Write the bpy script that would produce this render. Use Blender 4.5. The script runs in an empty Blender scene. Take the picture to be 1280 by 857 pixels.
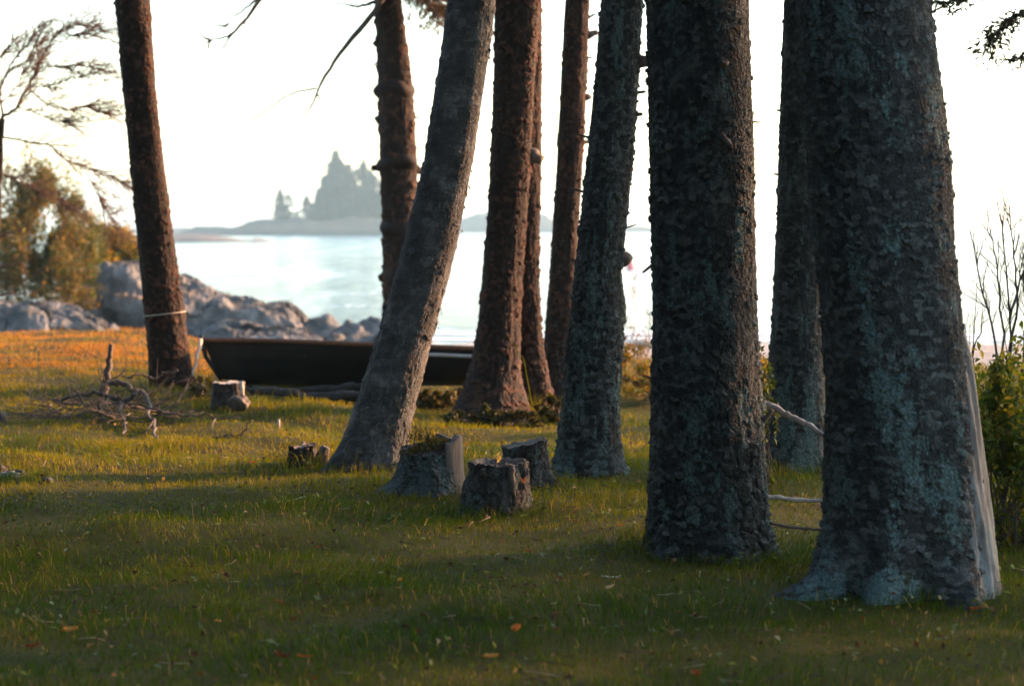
import bpy, math, random
import numpy as np
from mathutils import Vector

random.seed(7)
RNG = np.random.default_rng(7)
scene = bpy.context.scene
COL = scene.collection
PI = math.pi
F = 2697.0            # focal length in photograph pixels
EYE = 1.5
PITCH = math.atan(143.5 / F)
SEA = -0.8

# ------------------------------------------------------------------ noise
def _h(ix, iy, iz, seed):
    a = (ix.astype(np.int64) * 374761393 + iy.astype(np.int64) * 668265263 + iz.astype(np.int64) * 2147483647 + seed * 974711) & 0xffffffff
    a = ((a ^ (a >> 13)) * 1274126177) & 0xffffffff
    a = ((a ^ (a >> 16)) * 2246822519) & 0xffffffff
    a = a ^ (a >> 15)
    return (a & 0xffffff) / float(0xffffff)

def vnoise(x, y, z=0.0, seed=0):
    x = np.asarray(x, float); y = np.asarray(y, float); z = np.asarray(z, float) + 0 * x
    fx, fy, fz = np.floor(x), np.floor(y), np.floor(z)
    tx, ty, tz = x - fx, y - fy, z - fz
    tx = tx * tx * (3 - 2 * tx); ty = ty * ty * (3 - 2 * ty); tz = tz * tz * (3 - 2 * tz)
    r = 0
    for dx in (0, 1):
        wx = tx if dx else 1 - tx
        for dy in (0, 1):
            wy = ty if dy else 1 - ty
            for dz in (0, 1):
                wz = tz if dz else 1 - tz
                r = r + _h(fx + dx, fy + dy, fz + dz, seed) * wx * wy * wz
    return r * 2 - 1

def fbm(x, y, z=0.0, o=4, seed=0, g=0.5):
    a, s, r = 1.0, 1.0, 0
    for i in range(o):
        r = r + a * vnoise(np.asarray(x) * s + 7.3 * i, np.asarray(y) * s + 3.1 * i, np.asarray(z) * s + 1.7 * i, seed + i)
        a *= g; s *= 2.03
    return r

def cells(u, v, wrap, seed):
    iu, iv = np.floor(u), np.floor(v)
    f1 = np.full(u.shape, 9.0); f2 = np.full(u.shape, 9.0); cid = np.zeros(u.shape)
    du1 = np.zeros(u.shape); dv1 = np.zeros(u.shape)
    for a in (-1, 0, 1):
        for b in (-1, 0, 1):
            cu, cv = iu + a, iv + b
            cw = np.mod(cu, wrap)
            z = np.zeros_like(cu)
            px = cu + 0.1 + 0.8 * _h(cw, cv, z, seed); py = cv + 0.1 + 0.8 * _h(cw, cv, z, seed + 1)
            d = np.hypot(u - px, v - py)
            new = d < f1
            f2 = np.where(new, f1, np.minimum(f2, d))
            cid = np.where(new, _h(cw, cv, z, seed + 2), cid)
            du1 = np.where(new, u - px, du1); dv1 = np.where(new, v - py, dv1)
            f1 = np.where(new, d, f1)
    return f1, f2, cid, du1, dv1

def sstep(a, b, x):
    t = np.clip((x - a) / (b - a), 0, 1)
    return t * t * (3 - 2 * t)

# ------------------------------------------------------------------ terrain
def gz(x, y):
    x = np.asarray(x, float); y = np.asarray(y, float)
    b = 0.05 * fbm(x * .45, y * .45, 0, 3, 11) + 0.026 * fbm(x * 1.9, y * 1.9, 0, 3, 12)
    b = b * sstep(60, 30, np.abs(y))
    left = 0.012 * np.clip(-x - 2, 0, 8)
    w = sstep(-3.5, -5.0, x)
    zc = -0.037 * np.clip(y - 21.5, 0, None) * (1 - sstep(12, 19, x) * sstep(50, 36, y))
    zl = -0.12 * np.clip(y - 29.5, 0, None)
    z = zc * (1 - w) + zl * w
    z = np.maximum(z, -4.0)
    bank = 0.06 * sstep(16.2, 17.6, y + 0.35 * x) * sstep(-1.0, -2.4, x)
    return z + b + left + bank - 0.02

def G(x, y):
    return float(gz(x, y))

def at(px, py, D):
    x = (px - 640) / F; v = -(py - 428.5) / F
    dy = math.cos(PITCH) + v * math.sin(PITCH)
    dz = v * math.cos(PITCH) - math.sin(PITCH)
    t = D / dy
    return Vector((x * t, D, EYE + dz * t))

# ------------------------------------------------------------------ object helpers
def link(o, parent=None):
    COL.objects.link(o)
    if parent is not None:
        o.parent = parent
    return o

def tag(o, label=None, cat=None, group=None, kind=None):
    if label: o['label'] = label
    if cat: o['category'] = cat
    if group: o['group'] = group
    if kind: o['kind'] = kind
    return o

def thing(name, loc, label, cat, group=None, rz=0):
    o = bpy.data.objects.new(name, None)
    o.empty_display_size = 0.2
    o.location = loc; o.rotation_euler = (0, 0, rz)
    link(o)
    return tag(o, label, cat, group)

class MB:
    """collects verts, faces and per-vertex colour for one mesh"""
    def __init__(s):
        s.v = []; s.t = []; s.q = []; s.c = []; s.n = 0
    def add(s, v, quads=None, tris=None, col=None):
        v = np.asarray(v, np.float32).reshape(-1, 3)
        if quads is not None and len(quads): s.q.append(np.asarray(quads, np.int64) + s.n)
        if tris is not None and len(tris): s.t.append(np.asarray(tris, np.int64) + s.n)
        if col is None: col = (0.5, 0.5, 0.5)
        c = np.broadcast_to(np.asarray(col, np.float32), (len(v), 3))
        s.v.append(v); s.c.append(c); s.n += len(v)
    def build(s, name, mat, parent=None, origin=(0, 0, 0), smooth=True, attrs=None):
        me = bpy.data.meshes.new(name)
        v = np.concatenate(s.v) - np.asarray(origin, np.float32)
        q = np.concatenate(s.q) if s.q else np.zeros((0, 4), np.int64)
        t = np.concatenate(s.t) if s.t else np.zeros((0, 3), np.int64)
        me.vertices.add(len(v)); me.vertices.foreach_set('co', v.astype(np.float32).ravel())
        nl = q.size + t.size
        me.loops.add(nl)
        me.loops.foreach_set('vertex_index', np.concatenate([q.ravel(), t.ravel()]).astype(np.int32))
        me.polygons.add(len(q) + len(t))
        st = np.concatenate([np.arange(len(q)) * 4, len(q) * 4 + np.arange(len(t)) * 3]).astype(np.int32)
        me.polygons.foreach_set('loop_start', st)
        if smooth: me.polygons.foreach_set('use_smooth', np.ones(len(q) + len(t), bool))
        me.update(calc_edges=True)
        c = np.concatenate(s.c)
        a = me.color_attributes.new('col', 'FLOAT_COLOR', 'POINT')
        a.data.foreach_set('color', np.concatenate([c, np.ones((len(c), 1), np.float32)], 1).astype(np.float32).ravel())
        for k, d in (attrs or {}).items():
            at_ = me.attributes.new(k, 'FLOAT', 'POINT'); at_.data.foreach_set('value', np.asarray(d, np.float32))
        me.materials.append(mat)
        o = bpy.data.objects.new(name, me)
        return link(o, parent)

def grid_faces(nr, nc, wrap=False):
    r = np.arange(nr - 1)[:, None]; c = np.arange(nc if wrap else nc - 1)[None, :]
    c2 = (c + 1) % nc
    a = r * nc + c; b = r * nc + c2; d = (r + 1) * nc + c; e = (r + 1) * nc + c2
    return np.stack([a, b, e, d], -1).reshape(-1, 4)

def tube(mb, pts, radii, n=6, col=None, wob=0.0):
    pts = np.asarray([tuple(p) for p in pts], float)
    if np.isscalar(radii): radii = [radii] * len(pts)
    if len(radii) == 2 and len(pts) > 2: radii = np.linspace(radii[0], radii[1], len(pts))
    m = len(pts)
    T = np.gradient(pts, axis=0); T /= np.linalg.norm(T, axis=1)[:, None] + 1e-9
    ref = np.array([0.13, 0.21, 0.97]) if abs(T[:, 2]).mean() < 0.9 else np.array([1., 0.1, 0])
    A = np.cross(T, ref); A /= np.linalg.norm(A, axis=1)[:, None] + 1e-9
    B = np.cross(T, A)
    th = np.arange(n) * 2 * PI / n
    rr = np.asarray(radii)[:, None] * (1 + (wob * RNG.uniform(-1, 1, (m, n)) if wob else 0))
    V = pts[:, None, :] + rr[..., None] * (np.cos(th)[None, :, None] * A[:, None, :] + np.sin(th)[None, :, None] * B[:, None, :])
    V = V.reshape(-1, 3)
    V = np.concatenate([V, pts[:1], pts[-1:]])
    q = grid_faces(m, n, True)[:, ::-1]
    i = np.arange(n); j = (i + 1) % n
    t = np.concatenate([np.stack([np.full(n, m * n), i, j], 1), np.stack([np.full(n, m * n + 1), (m - 1) * n + j, (m - 1) * n + i], 1)])
    mb.add(V, q, t, col)

def smoothpath(pts, k=4, jit=0.0):
    """Catmull-Rom through pts"""
    P = [np.asarray(tuple(p), float) for p in pts]
    P = [2 * P[0] - P[1]] + P + [2 * P[-1] - P[-2]]
    out = []
    for i in range(1, len(P) - 2):
        for s in range(k):
            t = s / k
            out.append(0.5 * ((2 * P[i]) + (-P[i - 1] + P[i + 1]) * t + (2 * P[i - 1] - 5 * P[i] + 4 * P[i + 1] - P[i + 2]) * t * t + (-P[i - 1] + 3 * P[i] - 3 * P[i + 1] + P[i + 2]) * t ** 3))
    out.append(P[-2])
    out = np.array(out)
    if jit: out[1:-1] += RNG.normal(0, jit, out[1:-1].shape)
    return out

def twigs(mb, start, d, L, r, depth, spread=0.7, up=0.0, n=3, tips=None, jit=0.25, col=None):
    """a wandering twig with side twigs"""
    d = np.asarray(d, float); d /= np.linalg.norm(d)
    k = 5
    p = np.asarray(tuple(start), float); pts = [p]
    side = []
    for i in range(k):
        d = d + RNG.normal(0, jit, 3) * 0.5 + np.array([0, 0, up]) * 0.3
        d /= np.linalg.norm(d)
        p = p + d * L / k
        pts.append(p)
        if depth > 0 and i >= 1: side.append((p, d.copy(), i))
    tube(mb, pts, np.linspace(r, r * 0.35, len(pts)), 5 if r > 0.006 else 4, col)
    if tips is not None: tips.append((p, d))
    if depth > 0:
        for _ in range(n):
            p0, d0, i = side[RNG.integers(len(side))]
            s = RNG.normal(0, 1, 3); s -= s.dot(d0) * d0; s /= np.linalg.norm(s) + 1e-9
            twigs(mb, p0, d0 * (1 - spread * .5) + s * spread, L * RNG.uniform(.35, .65), r * .5, depth - 1, spread, up, n, tips, jit, col)

def leaves(mb, C, Dr, Nn, L, W, col, fold=0.25):
    """rhombic folded leaves: centres, directions, normals, lengths, widths"""
    C = np.asarray(C, float); n = len(C)
    Dr = Dr / (np.linalg.norm(Dr, axis=1)[:, None] + 1e-9)
    S = np.cross(Dr, Nn); S /= np.linalg.norm(S, axis=1)[:, None] + 1e-9
    U = np.cross(S, Dr)
    L = np.broadcast_to(L, (n,))[:, None]; W = np.broadcast_to(W, (n,))[:, None]
    v = np.stack([C - Dr * L * .5, C + S * W * .5 + U * W * fold - Dr * L * .05, C + Dr * L * .5, C - S * W * .5 + U * W * fold - Dr * L * .05], 1)
    b = np.arange(n)[:, None] * 4
    t = np.concatenate([b + np.array([[0, 1, 2]]), b + np.array([[0, 2, 3]])])
    mb.add(v.reshape(-1, 3), None, t, np.repeat(col, 4, axis=0))

def rnd_dirs(n, rng=RNG):
    d = rng.normal(0, 1, (n, 3)); return d / np.linalg.norm(d, axis=1)[:, None]

def pick(cols, n, jitter=0.15, p=None):
    cols = np.asarray(cols, float)
    c = cols[RNG.choice(len(cols), n, p=p)]
    return np.clip(c * (1 + RNG.normal(0, jitter, (n, 1))) * (1 + RNG.normal(0, jitter * .3, (n, 3))), 0.003, 1)

# ------------------------------------------------------------------ materials
def new_mat(name):
    m = bpy.data.materials.new(name); m.use_nodes = True
    nt = m.node_tree; nt.nodes.clear()
    out = nt.nodes.new('ShaderNodeOutputMaterial')
    bs = nt.nodes.new('ShaderNodeBsdfPrincipled')
    nt.links.new(bs.outputs[0], out.inputs['Surface'])
    return m, nt, bs, out

def N(nt, t, **kw):
    n = nt.nodes.new('ShaderNode' + t)
    for k, v in kw.items():
        if k in n.inputs: n.inputs[k].default_value = v
        else: setattr(n, k, v)
    return n

def ramp(nt, fac, stops):
    r = N(nt, 'ValToRGB')
    e = r.color_ramp.elements
    while len(e) < len(stops): e.new(0.5)
    for i, (p, c) in enumerate(stops):
        e[i].position = p; e[i].color = (c[0], c[1], c[2], 1) if len(c) == 3 else c
    nt.links.new(fac, r.inputs[0])
    return r.outputs[0]

def mix(nt, fac, a, b, mode='MIX'):
    m = N(nt, 'Mix'); m.data_type = 'RGBA'; m.blend_type = mode
    for i, s in ((0, fac), (6, a), (7, b)):
        if hasattr(s, 'links'): nt.links.new(s, m.inputs[i])
        else: m.inputs[i].default_value = s if i == 0 else (*s, 1)
    return m.outputs[2]

def math_(nt, op, a, b=0.0, c=None):
    m = N(nt, 'Math'); m.operation = op
    for i, s in enumerate((a, b) if c is None else (a, b, c)):
        if hasattr(s, 'links'): nt.links.new(s, m.inputs[i])
        else: m.inputs[i].default_value = s
    return m.outputs[0]

def coords(nt, scale=(1, 1, 1), rot=(0, 0, 0)):
    tc = N(nt, 'TexCoord'); mp = N(nt, 'Mapping')
    mp.inputs['Scale'].default_value = scale; mp.inputs['Rotation'].default_value = rot
    nt.links.new(tc.outputs['Object'], mp.inputs[0])
    return mp.outputs[0]

def noise(nt, vec, scale, detail=4, rough=0.55, dist=0.0):
    n = N(nt, 'TexNoise'); n.inputs['Scale'].default_value = scale; n.inputs['Detail'].default_value = detail
    n.inputs['Roughness'].default_value = rough; n.inputs['Distortion'].default_value = dist
    nt.links.new(vec, n.inputs['Vector'])
    return n.outputs[0]

def bump(nt, bs, h, dist, strength=1.0, prev=None):
    b = N(nt, 'Bump'); b.inputs['Distance'].default_value = dist; b.inputs['Strength'].default_value = strength
    nt.links.new(h, b.inputs['Height'])
    if prev is not None: nt.links.new(prev, b.inputs['Normal'])
    nt.links.new(b.outputs[0], bs.inputs['Normal'])
    return b.outputs[0]

def bark_mat(name, c1, c2, c3, lichen=(.15, .22, .20), rough=0.85, bands=False):
    m, nt, bs, out = new_mat(name)
    bs.inputs['Roughness'].default_value = rough
    bs.inputs['Specular IOR Level'].default_value = 0.3
    v = coords(nt)
    cell = N(nt, 'Attribute', attribute_name='cellr').outputs['Fac']
    lich = N(nt, 'Attribute', attribute_name='lich').outputs['Fac']
    n1 = noise(nt, v, 6, 6, .65); n2 = noise(nt, v, 55, 4, .6)
    f = math_(nt, 'ADD', math_(nt, 'MULTIPLY', cell, .15 if bands else .40), math_(nt, 'MULTIPLY', n1, .95 if bands else .66))
    c = ramp(nt, f, [(0.25, c1), (0.55, c2), (0.85, c3)])
    c = mix(nt, math_(nt, 'MULTIPLY', n2, .45), c, c1)
    if bands:
        vb = coords(nt, (3, 3, 34)); nb = noise(nt, vb, 1.0, 5, .7, .6)
        c = mix(nt, ramp(nt, nb, [(.52, (0, 0, 0)), (.66, (.5, .5, .5))]), c, (.035, .03, .028))
    n3 = noise(nt, v, 34, 6, .75)
    lf = math_(nt, 'MULTIPLY', ramp(nt, math_(nt, 'MULTIPLY', math_(nt, 'ADD', lich, math_(nt, 'MULTIPLY', n3, 2.0)), .5), [(1.28 / 2, (0, 0, 0)), (1.42 / 2, (1, 1, 1))]), .85)
    c = mix(nt, lf, c, mix(nt, ramp(nt, noise(nt, v, 80, 4, .7), [(.35, (0, 0, 0)), (.62, (1, 1, 1))]), tuple(q * .45 for q in lichen), tuple(q * 1.5 for q in lichen)))
    nt.links.new(c, bs.inputs['Base Color'])
    vo = N(nt, 'TexVoronoi', feature='DISTANCE_TO_EDGE'); vo.inputs['Scale'].default_value = 42
    wv = N(nt, 'VectorMath'); wv.operation = 'ADD'; sc_ = N(nt, 'VectorMath'); sc_.operation = 'SCALE'; nn = N(nt, 'TexNoise'); nn.inputs['Scale'].default_value = 25; nt.links.new(v, nn.inputs['Vector']); nt.links.new(nn.outputs[1], sc_.inputs[0]); sc_.inputs['Scale'].default_value = .03; nt.links.new(v, wv.inputs[0]); nt.links.new(sc_.outputs[0], wv.inputs[1]); nt.links.new(wv.outputs[0], vo.inputs['Vector'])
    b1 = bump(nt, bs, ramp(nt, vo.outputs['Distance'], [(0, (0, 0, 0)), (.12, (1, 1, 1))]), 0.004, .9)
    bump(nt, bs, n2, 0.0035, 1.0, b1)
    return m

def plain_mat(name, c1, c2, scale=20, rough=.8, bd=.003, stretch=(1, 1, 1), c3=None, spec=.3):
    m, nt, bs, out = new_mat(name)
    bs.inputs['Roughness'].default_value = rough; bs.inputs['Specular IOR Level'].default_value = spec
    v = coords(nt, stretch); n = noise(nt, v, scale, 6, .65)
    nt.links.new(ramp(nt, n, [(.3, c1), (.7, c2)] if c3 is None else [(.3, c1), (.5, c2), (.7, c3)]), bs.inputs['Base Color'])
    bump(nt, bs, n, bd)
    return m

def leaf_mat(name, trans=.35, rough=.55, tint=(1.3, 1.25, .5), spec=.25):
    m, nt, bs, out = new_mat(name)
    a = N(nt, 'Attribute', attribute_name='col').outputs['Color']
    nt.links.new(a, bs.inputs['Base Color'])
    bs.inputs['Roughness'].default_value = rough; bs.inputs['Specular IOR Level'].default_value = spec
    tr = N(nt, 'BsdfTranslucent'); nt.links.new(mix(nt, 1.0, a, tint, 'MULTIPLY'), tr.inputs[0])
    mx = N(nt, 'MixShader'); mx.inputs[0].default_value = trans
    nt.links.new(bs.outputs[0], mx.inputs[1]); nt.links.new(tr.outputs[0], mx.inputs[2])
    nt.links.new(mx.outputs[0], out.inputs['Surface'])
    return m

M = {}
M['spruce'] = bark_mat('spruce_bark', (.009, .0095, .009), (.034, .038, .038), (.16, .175, .17), (.075, .12, .115))
M['spruce_red'] = bark_mat('red_spruce_bark', (.010, .005, .004), (.024, .013, .009), (.15, .066, .040), (.08, .09, .08))  # warm copy of the spruce bark, orange of the rim light put into its colour
M['birch'] = bark_mat('birch_bark', (.022, .022, .022), (.085, .085, .085), (.30, .30, .30), (.09, .115, .11), bands=True)
M['stump'] = bark_mat('stump_bark', (.014, .012, .011), (.045, .041, .038), (.10, .095, .09), (.07, .10, .097))
M['wood'] = plain_mat('weathered_wood', (.04, .035, .032), (.13, .11, .095), 9, .8, .006, (5, 5, .5))
M['cut'] = plain_mat('cut_wood_face', (.06, .05, .042), (.17, .145, .125), 18, .85, .004)
M['twig'] = plain_mat('dry_twig', (.055, .042, .035), (.13, .105, .09), 30, .85, .002)
M['redtwig'] = plain_mat('reddish_twig', (.09, .045, .03), (.17, .09, .06), 30, .85, .002)
M['paletwig'] = plain_mat('bleached_twig', (.2, .175, .15), (.42, .38, .33), 30, .8, .002)
M['brightstick'] = plain_mat('pale_stick', (.4, .34, .27), (.62, .54, .44), 30, .8, .002)
M['needle'] = leaf_mat('needles', .2)
M['leaf'] = leaf_mat('broad_leaves', .42)
M['grass'] = leaf_mat('grass_blades', .35, .75, (1.15, 1.1, .35), .06)
M['dry'] = leaf_mat('dry_leaves', .3, .7, (1.1, .9, .6))
M['hull'] = plain_mat('black_hull_paint', (.008, .009, .010), (.016, .018, .02), 12, .45, .001)
M['gun'] = plain_mat('gunwale_wood', (.16, .07, .04), (.3, .15, .09), 12, .6, .001, (6, 1, 1))
M['white'] = plain_mat('white_paint', (.5, .52, .52), (.68, .7, .7), 12, .5, .0005)
M['metal'] = plain_mat('aluminium', (.5, .5, .5), (.65, .65, .65), 12, .35, .0003)
M['metal'].node_tree.nodes['Principled BSDF'].inputs['Metallic'].default_value = .8
M['rope'] = plain_mat('old_rope', (.35, .29, .22), (.55, .48, .4), 80, .9, .002)
M['buoy'] = plain_mat('pink_buoy', (.75, .12, .16), (.85, .2, .22), 3, .4, .001)
M['islandrock'] = plain_mat('island_rock', (.07, .06, .052), (.16, .13, .11), .25, .9, .3)
M['islandwood'] = plain_mat('island_scrub', (.006, .012, .009), (.016, .022, .016), .3, .9, .6)

def rock_mat():
    m, nt, bs, out = new_mat('shore_rock')
    bs.inputs['Roughness'].default_value = .85
    v = coords(nt)
    n1 = noise(nt, v, 1.3, 7, .62, .4); n2 = noise(nt, coords(nt, (1, 1, 1.5)), .9, 5, .6, 1.0)
    n3 = noise(nt, v, 9, 6, .7)
    c = ramp(nt, n1, [(.30, (.016, .018, .018)), (.44, (.055, .057, .055)), (.56, (.145, .14, .13)), (.74, (.27, .255, .235))])
    c = mix(nt, ramp(nt, n2, [(.60, (0, 0, 0)), (.68, (.8, .8, .8))]), c, (.36, .20, .09))
    c = mix(nt, ramp(nt, n3, [(.5, (0, 0, 0)), (.75, (.6, .6, .6))]), c, (.07, .07, .07))
    nt.links.new(c, bs.inputs['Base Color'])
    b1 = bump(nt, bs, n1, .25); bump(nt, bs, n3, .06, 1, b1)
    return m
M['rock'] = rock_mat()

def ground_mat():
    m, nt, bs, out = new_mat('turf_and_shore')
    bs.inputs['Roughness'].default_value = .95; bs.inputs['Specular IOR Level'].default_value = .1
    v = coords(nt)
    n1 = noise(nt, v, 1.1, 6, .6); n2 = noise(nt, v, 22, 5, .7)
    turf = ramp(nt, n1, [(.35, (.030, .036, .004)), (.5, (.062, .060, .006)), (.65, (.10, .075, .010))])
    turf = mix(nt, n2, turf, (.040, .032, .008))
    sand = ramp(nt, n2, [(.3, (.20, .175, .15)), (.5, (.34, .30, .265)), (.7, (.44, .40, .36))])
    sand = mix(nt, ramp(nt, noise(nt, coords(nt, (.5, 2.5, 1)), 2.0, 5, .7), [(.52, (0, 0, 0)), (.6, (1, 1, 1))]), sand, (.09, .075, .06))
    geo = N(nt, 'NewGeometry'); sep = N(nt, 'SeparateXYZ'); nt.links.new(geo.outputs['Position'], sep.inputs[0])
    zz = math_(nt, 'ADD', sep.outputs[2], math_(nt, 'MULTIPLY', n1, .12))
    mr = N(nt, 'MapRange'); nt.links.new(zz, mr.inputs[0])
    mr.inputs[1].default_value = -.30; mr.inputs[2].default_value = -.20
    c = mix(nt, mr.outputs[0], sand, turf)
    nt.links.new(c, bs.inputs['Base Color'])
    bump(nt, bs, n2, .02)
    return m
M['ground'] = ground_mat()

def sea_mat():
    m, nt, bs, out = new_mat('sea_water')
    bs.inputs['Specular IOR Level'].default_value = .42
    bs.inputs['Roughness'].default_value = .12
    bs.inputs['IOR'].default_value = 1.33
    v1 = coords(nt, (1.0, .17, 1)); v2 = coords(nt, (.22, .05, 1))
    n1 = noise(nt, v1, 1.0, 5, .6, .3); n2 = noise(nt, v2, 1.0, 4, .6, .3)
    n0 = noise(nt, coords(nt, (.55, 1.3, 1)), 1.6, 5, .6, .3)
    gust = ramp(nt, noise(nt, coords(nt, (.30, .035, 1)), 1.0, 5, .7, .4), [(.38, (.12, .12, .12)), (.62, (1, 1, 1))])
    b0 = bump(nt, bs, math_(nt, 'MULTIPLY', n0, gust), .55, 1.0)
    b1 = bump(nt, bs, n2, 1.2, 1.0, b0); bump(nt, bs, n1, .10, 1.0, b1)
    # small whitecaps
    fo = noise(nt, coords(nt, (.10, .45, 1)), 1.0, 6, .7, .6)
    fm = ramp(nt, fo, [(.60, (0, 0, 0)), (.67, (1, 1, 1))])
    nt.links.new(mix(nt, fm, (.035, .10, .11), (.5, .56, .56)), bs.inputs['Base Color'])
    nt.links.new(math_(nt, 'MULTIPLY_ADD', fm, .5, .12), bs.inputs['Roughness'])
    return m
M['sea'] = sea_mat()

# ------------------------------------------------------------------ ground, sea
def axis(pieces):
    out = []
    for a, b, s in pieces:
        out.append(np.arange(a, b, s))
    out.append([pieces[-1][1]])
    return np.concatenate(out)
xs = axis([(-3000, -200, 400), (-200, -40, 20), (-40, -10, 1.5), (-10, 10, .1), (10, 40, 1.5), (40, 200, 20), (200, 3000, 400)])
ys = axis([(-200, -20, 20), (-20, 4, 1), (4, 34, .1), (34, 60, .5), (60, 200, 10), (200, 3000, 400)])
X, Y = np.meshgrid(xs, ys)
mb = MB(); mb.add(np.stack([X, Y, gz(X, Y)], -1), grid_faces(len(ys), len(xs)))
tag(mb.build('ground', M['ground']), kind='structure')
xs = axis([(-3000, -100, 200), (-100, 100, 10), (100, 3000, 200)]); ys = axis([(24, 200, 8), (200, 3000, 200)])
X, Y = np.meshgrid(xs, ys)
mb = MB(); mb.add(np.stack([X, Y, X * 0 + SEA], -1), grid_faces(len(ys), len(xs)))
tag(mb.build('sea', M['sea']), kind='structure')
# the wash along the beach: thin foam lines lying on the shallows
mb = MB()
for k, (yy, wd) in enumerate(((44.6, .5), (46.6, .35))):
    xx = np.linspace(-14, 14, 140)
    yc = yy + .5 * fbm(xx * .35, xx * 0 + k, 0, 3, 5)
    w = wd * (.6 + .6 * np.abs(fbm(xx * .8, xx * 0 + 3 * k, 0, 3, 6)))
    V = np.stack([np.stack([xx, yc - w, xx * 0 + SEA + .012], -1), np.stack([xx, yc, xx * 0 + SEA + .035], -1), np.stack([xx, yc + w, xx * 0 + SEA + .012], -1)], 0)
    mb.add(V, grid_faces(3, len(xx)))
M['foam'] = plain_mat('foam', (.6, .62, .62), (.8, .82, .82), 4, .7, .02)
tag(mb.build('foam', M['foam']), kind='stuff', label='white wash of small waves breaking along the beach')

# ------------------------------------------------------------------ trunks
TRUNKS = []   # (x, y, r) footprints
def trunk(root, name, prof, D, mat, H, n, dz, plate=(.030, .024), amp=.006, seed=1, lich=(0.0, .25, .5), lobes=(), ridge=0.0, topcut=None, cavity=None, yoff=None):
    """prof rows (py, left px, right px) of the outline; builds the whole trunk to height H"""
    base = np.array(root.location)
    rows = []
    for py, a, b in prof:
        p = at((a + b) / 2, py, D); rows.append((p.z - base[2], p.x - base[0], (b - a) / 2 * D / F))
    rows.sort()
    z = np.array([r[0] for r in rows]); cx = np.array([r[1] for r in rows]); rr = np.array([r[2] for r in rows])
    if topcut is None:
        k = (cx[-1] - cx[-3]) / (z[-1] - z[-3])
        zt = z[-1]; steps = np.array([1.5, 4, H - zt])
        z = np.append(z, zt + steps); cx = np.append(cx, cx[-1] + k * np.array([1.4, 2.8, 4.0])); rr = np.append(rr, rr[-1] * np.array([.92, .75, .08]))
        zs = np.concatenate([np.arange(-.12, zt + .4, dz), np.arange(zt + .45, H, .12), [H]])
    else:
        zs = np.arange(-.12, topcut + dz, dz)
    R = np.interp(zs, z, rr); C = np.interp(zs, z, cx)
    if len(zs) > 9:
        ker = np.ones(9) / 9; ext = np.pad(R, 4, 'edge'); R = np.convolve(ext, ker, 'valid'); ext = np.pad(C, 4, 'edge'); C = np.convolve(ext, ker, 'valid')
    th = np.arange(n) * 2 * PI / n
    TH, Z = np.meshgrid(th, zs)
    RR = R[:, None] + 0 * TH
    ct, st = np.cos(TH), np.sin(TH)
    low = fbm(ct * 1.3 + seed, st * 1.3, Z * .9, 3, seed)
    r = RR * (1 + .035 * low)
    for t0, w, a, h in lobes:
        dth = np.angle(np.exp(1j * (TH - t0)))
        r = r + a * np.exp(-(dth / w) ** 2) * np.exp(-np.clip(Z, -.1, None) / h)
    Rm = float(np.median(R[zs < zs[0] + 3]))
    wrap = max(6, round(2 * PI * Rm / plate[0]))
    wu = .35 * fbm(ct * 6, st * 6, Z * 14, 2, seed + 3); wv = .5 * fbm(ct * 7 + 5, st * 7, Z * 13, 2, seed + 4)
    u = TH / (2 * PI) * wrap + wu * .8; v = Z / plate[1] + wv * 1.1
    f1, f2, cid, du, dv = cells(u, v, wrap, seed)
    edge = sstep(0.0, .13, f2 - f1)
    big = fbm(ct * 4 + seed, st * 4, Z * 5, 3, seed + 9)
    h = edge * (.45 + .75 * cid) + edge * (.5 * dv * (cid - .2) + .5 * du * (cid - .5)) + .45 * big
    h = h + .45 * sstep(.06, .14, f2 - f1) * sstep(.42, .18, f2 - f1) * (.4 + cid)
    flake = (cid > .93) * edge * .9
    fine = fbm(TH * Rm * 120, Z * 110, 0, 2, seed + 5) * .25
    if ridge:
        w2 = max(5, round(wrap * .45))
        g1, g2, gid, _, _ = cells(TH / (2 * PI) * w2 + wu * 1.2, Z / (plate[1] * 6) + wv * .4, w2, seed + 20)
        rd = sstep(.0, .25, g2 - g1)
        h = h + ridge * rd * sstep(1.6, .2, Z) * 2.2
    vary = .75 + .5 * fbm(ct * 1.5 + seed, st * 1.5, Z * 1.3, 3, seed + 50)
    h = h * np.clip(vary, .35, 1.4) + .2 * fbm(ct * 9, st * 9, Z * 9, 3, seed + 51)
    r = r + amp * (h + flake + fine - .5)
    x = C[:, None] + r * ct; y = r * st; zz = Z + amp * .6 * fbm(TH * Rm * 40, Z * 30, 0, 2, seed + 6)
    if topcut is not None:
        tw = topcut_fn[seed](TH) if seed in topcut_fn else 0
        k = sstep(topcut * .35, topcut, Z)
        zz = zz + k * tw
    mb = MB(); mb.add(np.stack([x, y, zz], -1), grid_faces(len(zs), n, True))
    lz = lich[0] + lich[1] * sstep(1.0, 0.0, Z) + lich[2] * fbm(ct * 3.2 + seed, st * 3.2, Z * 4.2, 5, seed + 30, .65)
    o = mb.build(name, mat, root, attrs={'cellr': cid.ravel(), 'lich': lz.ravel()})
    if topcut is None: TRUNKS.append((base[0] + C[int(.12 / dz)], base[1], R[int(.15 / dz)]))
    else: TRUNKS.append((base[0] + C[5], base[1], R[5] * .95))
    return o, (lambda zq: (np.interp(zq, zs, C), np.interp(zq, zs, R))), (x, y, zz, th, zs)
topcut_fn = {}

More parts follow.
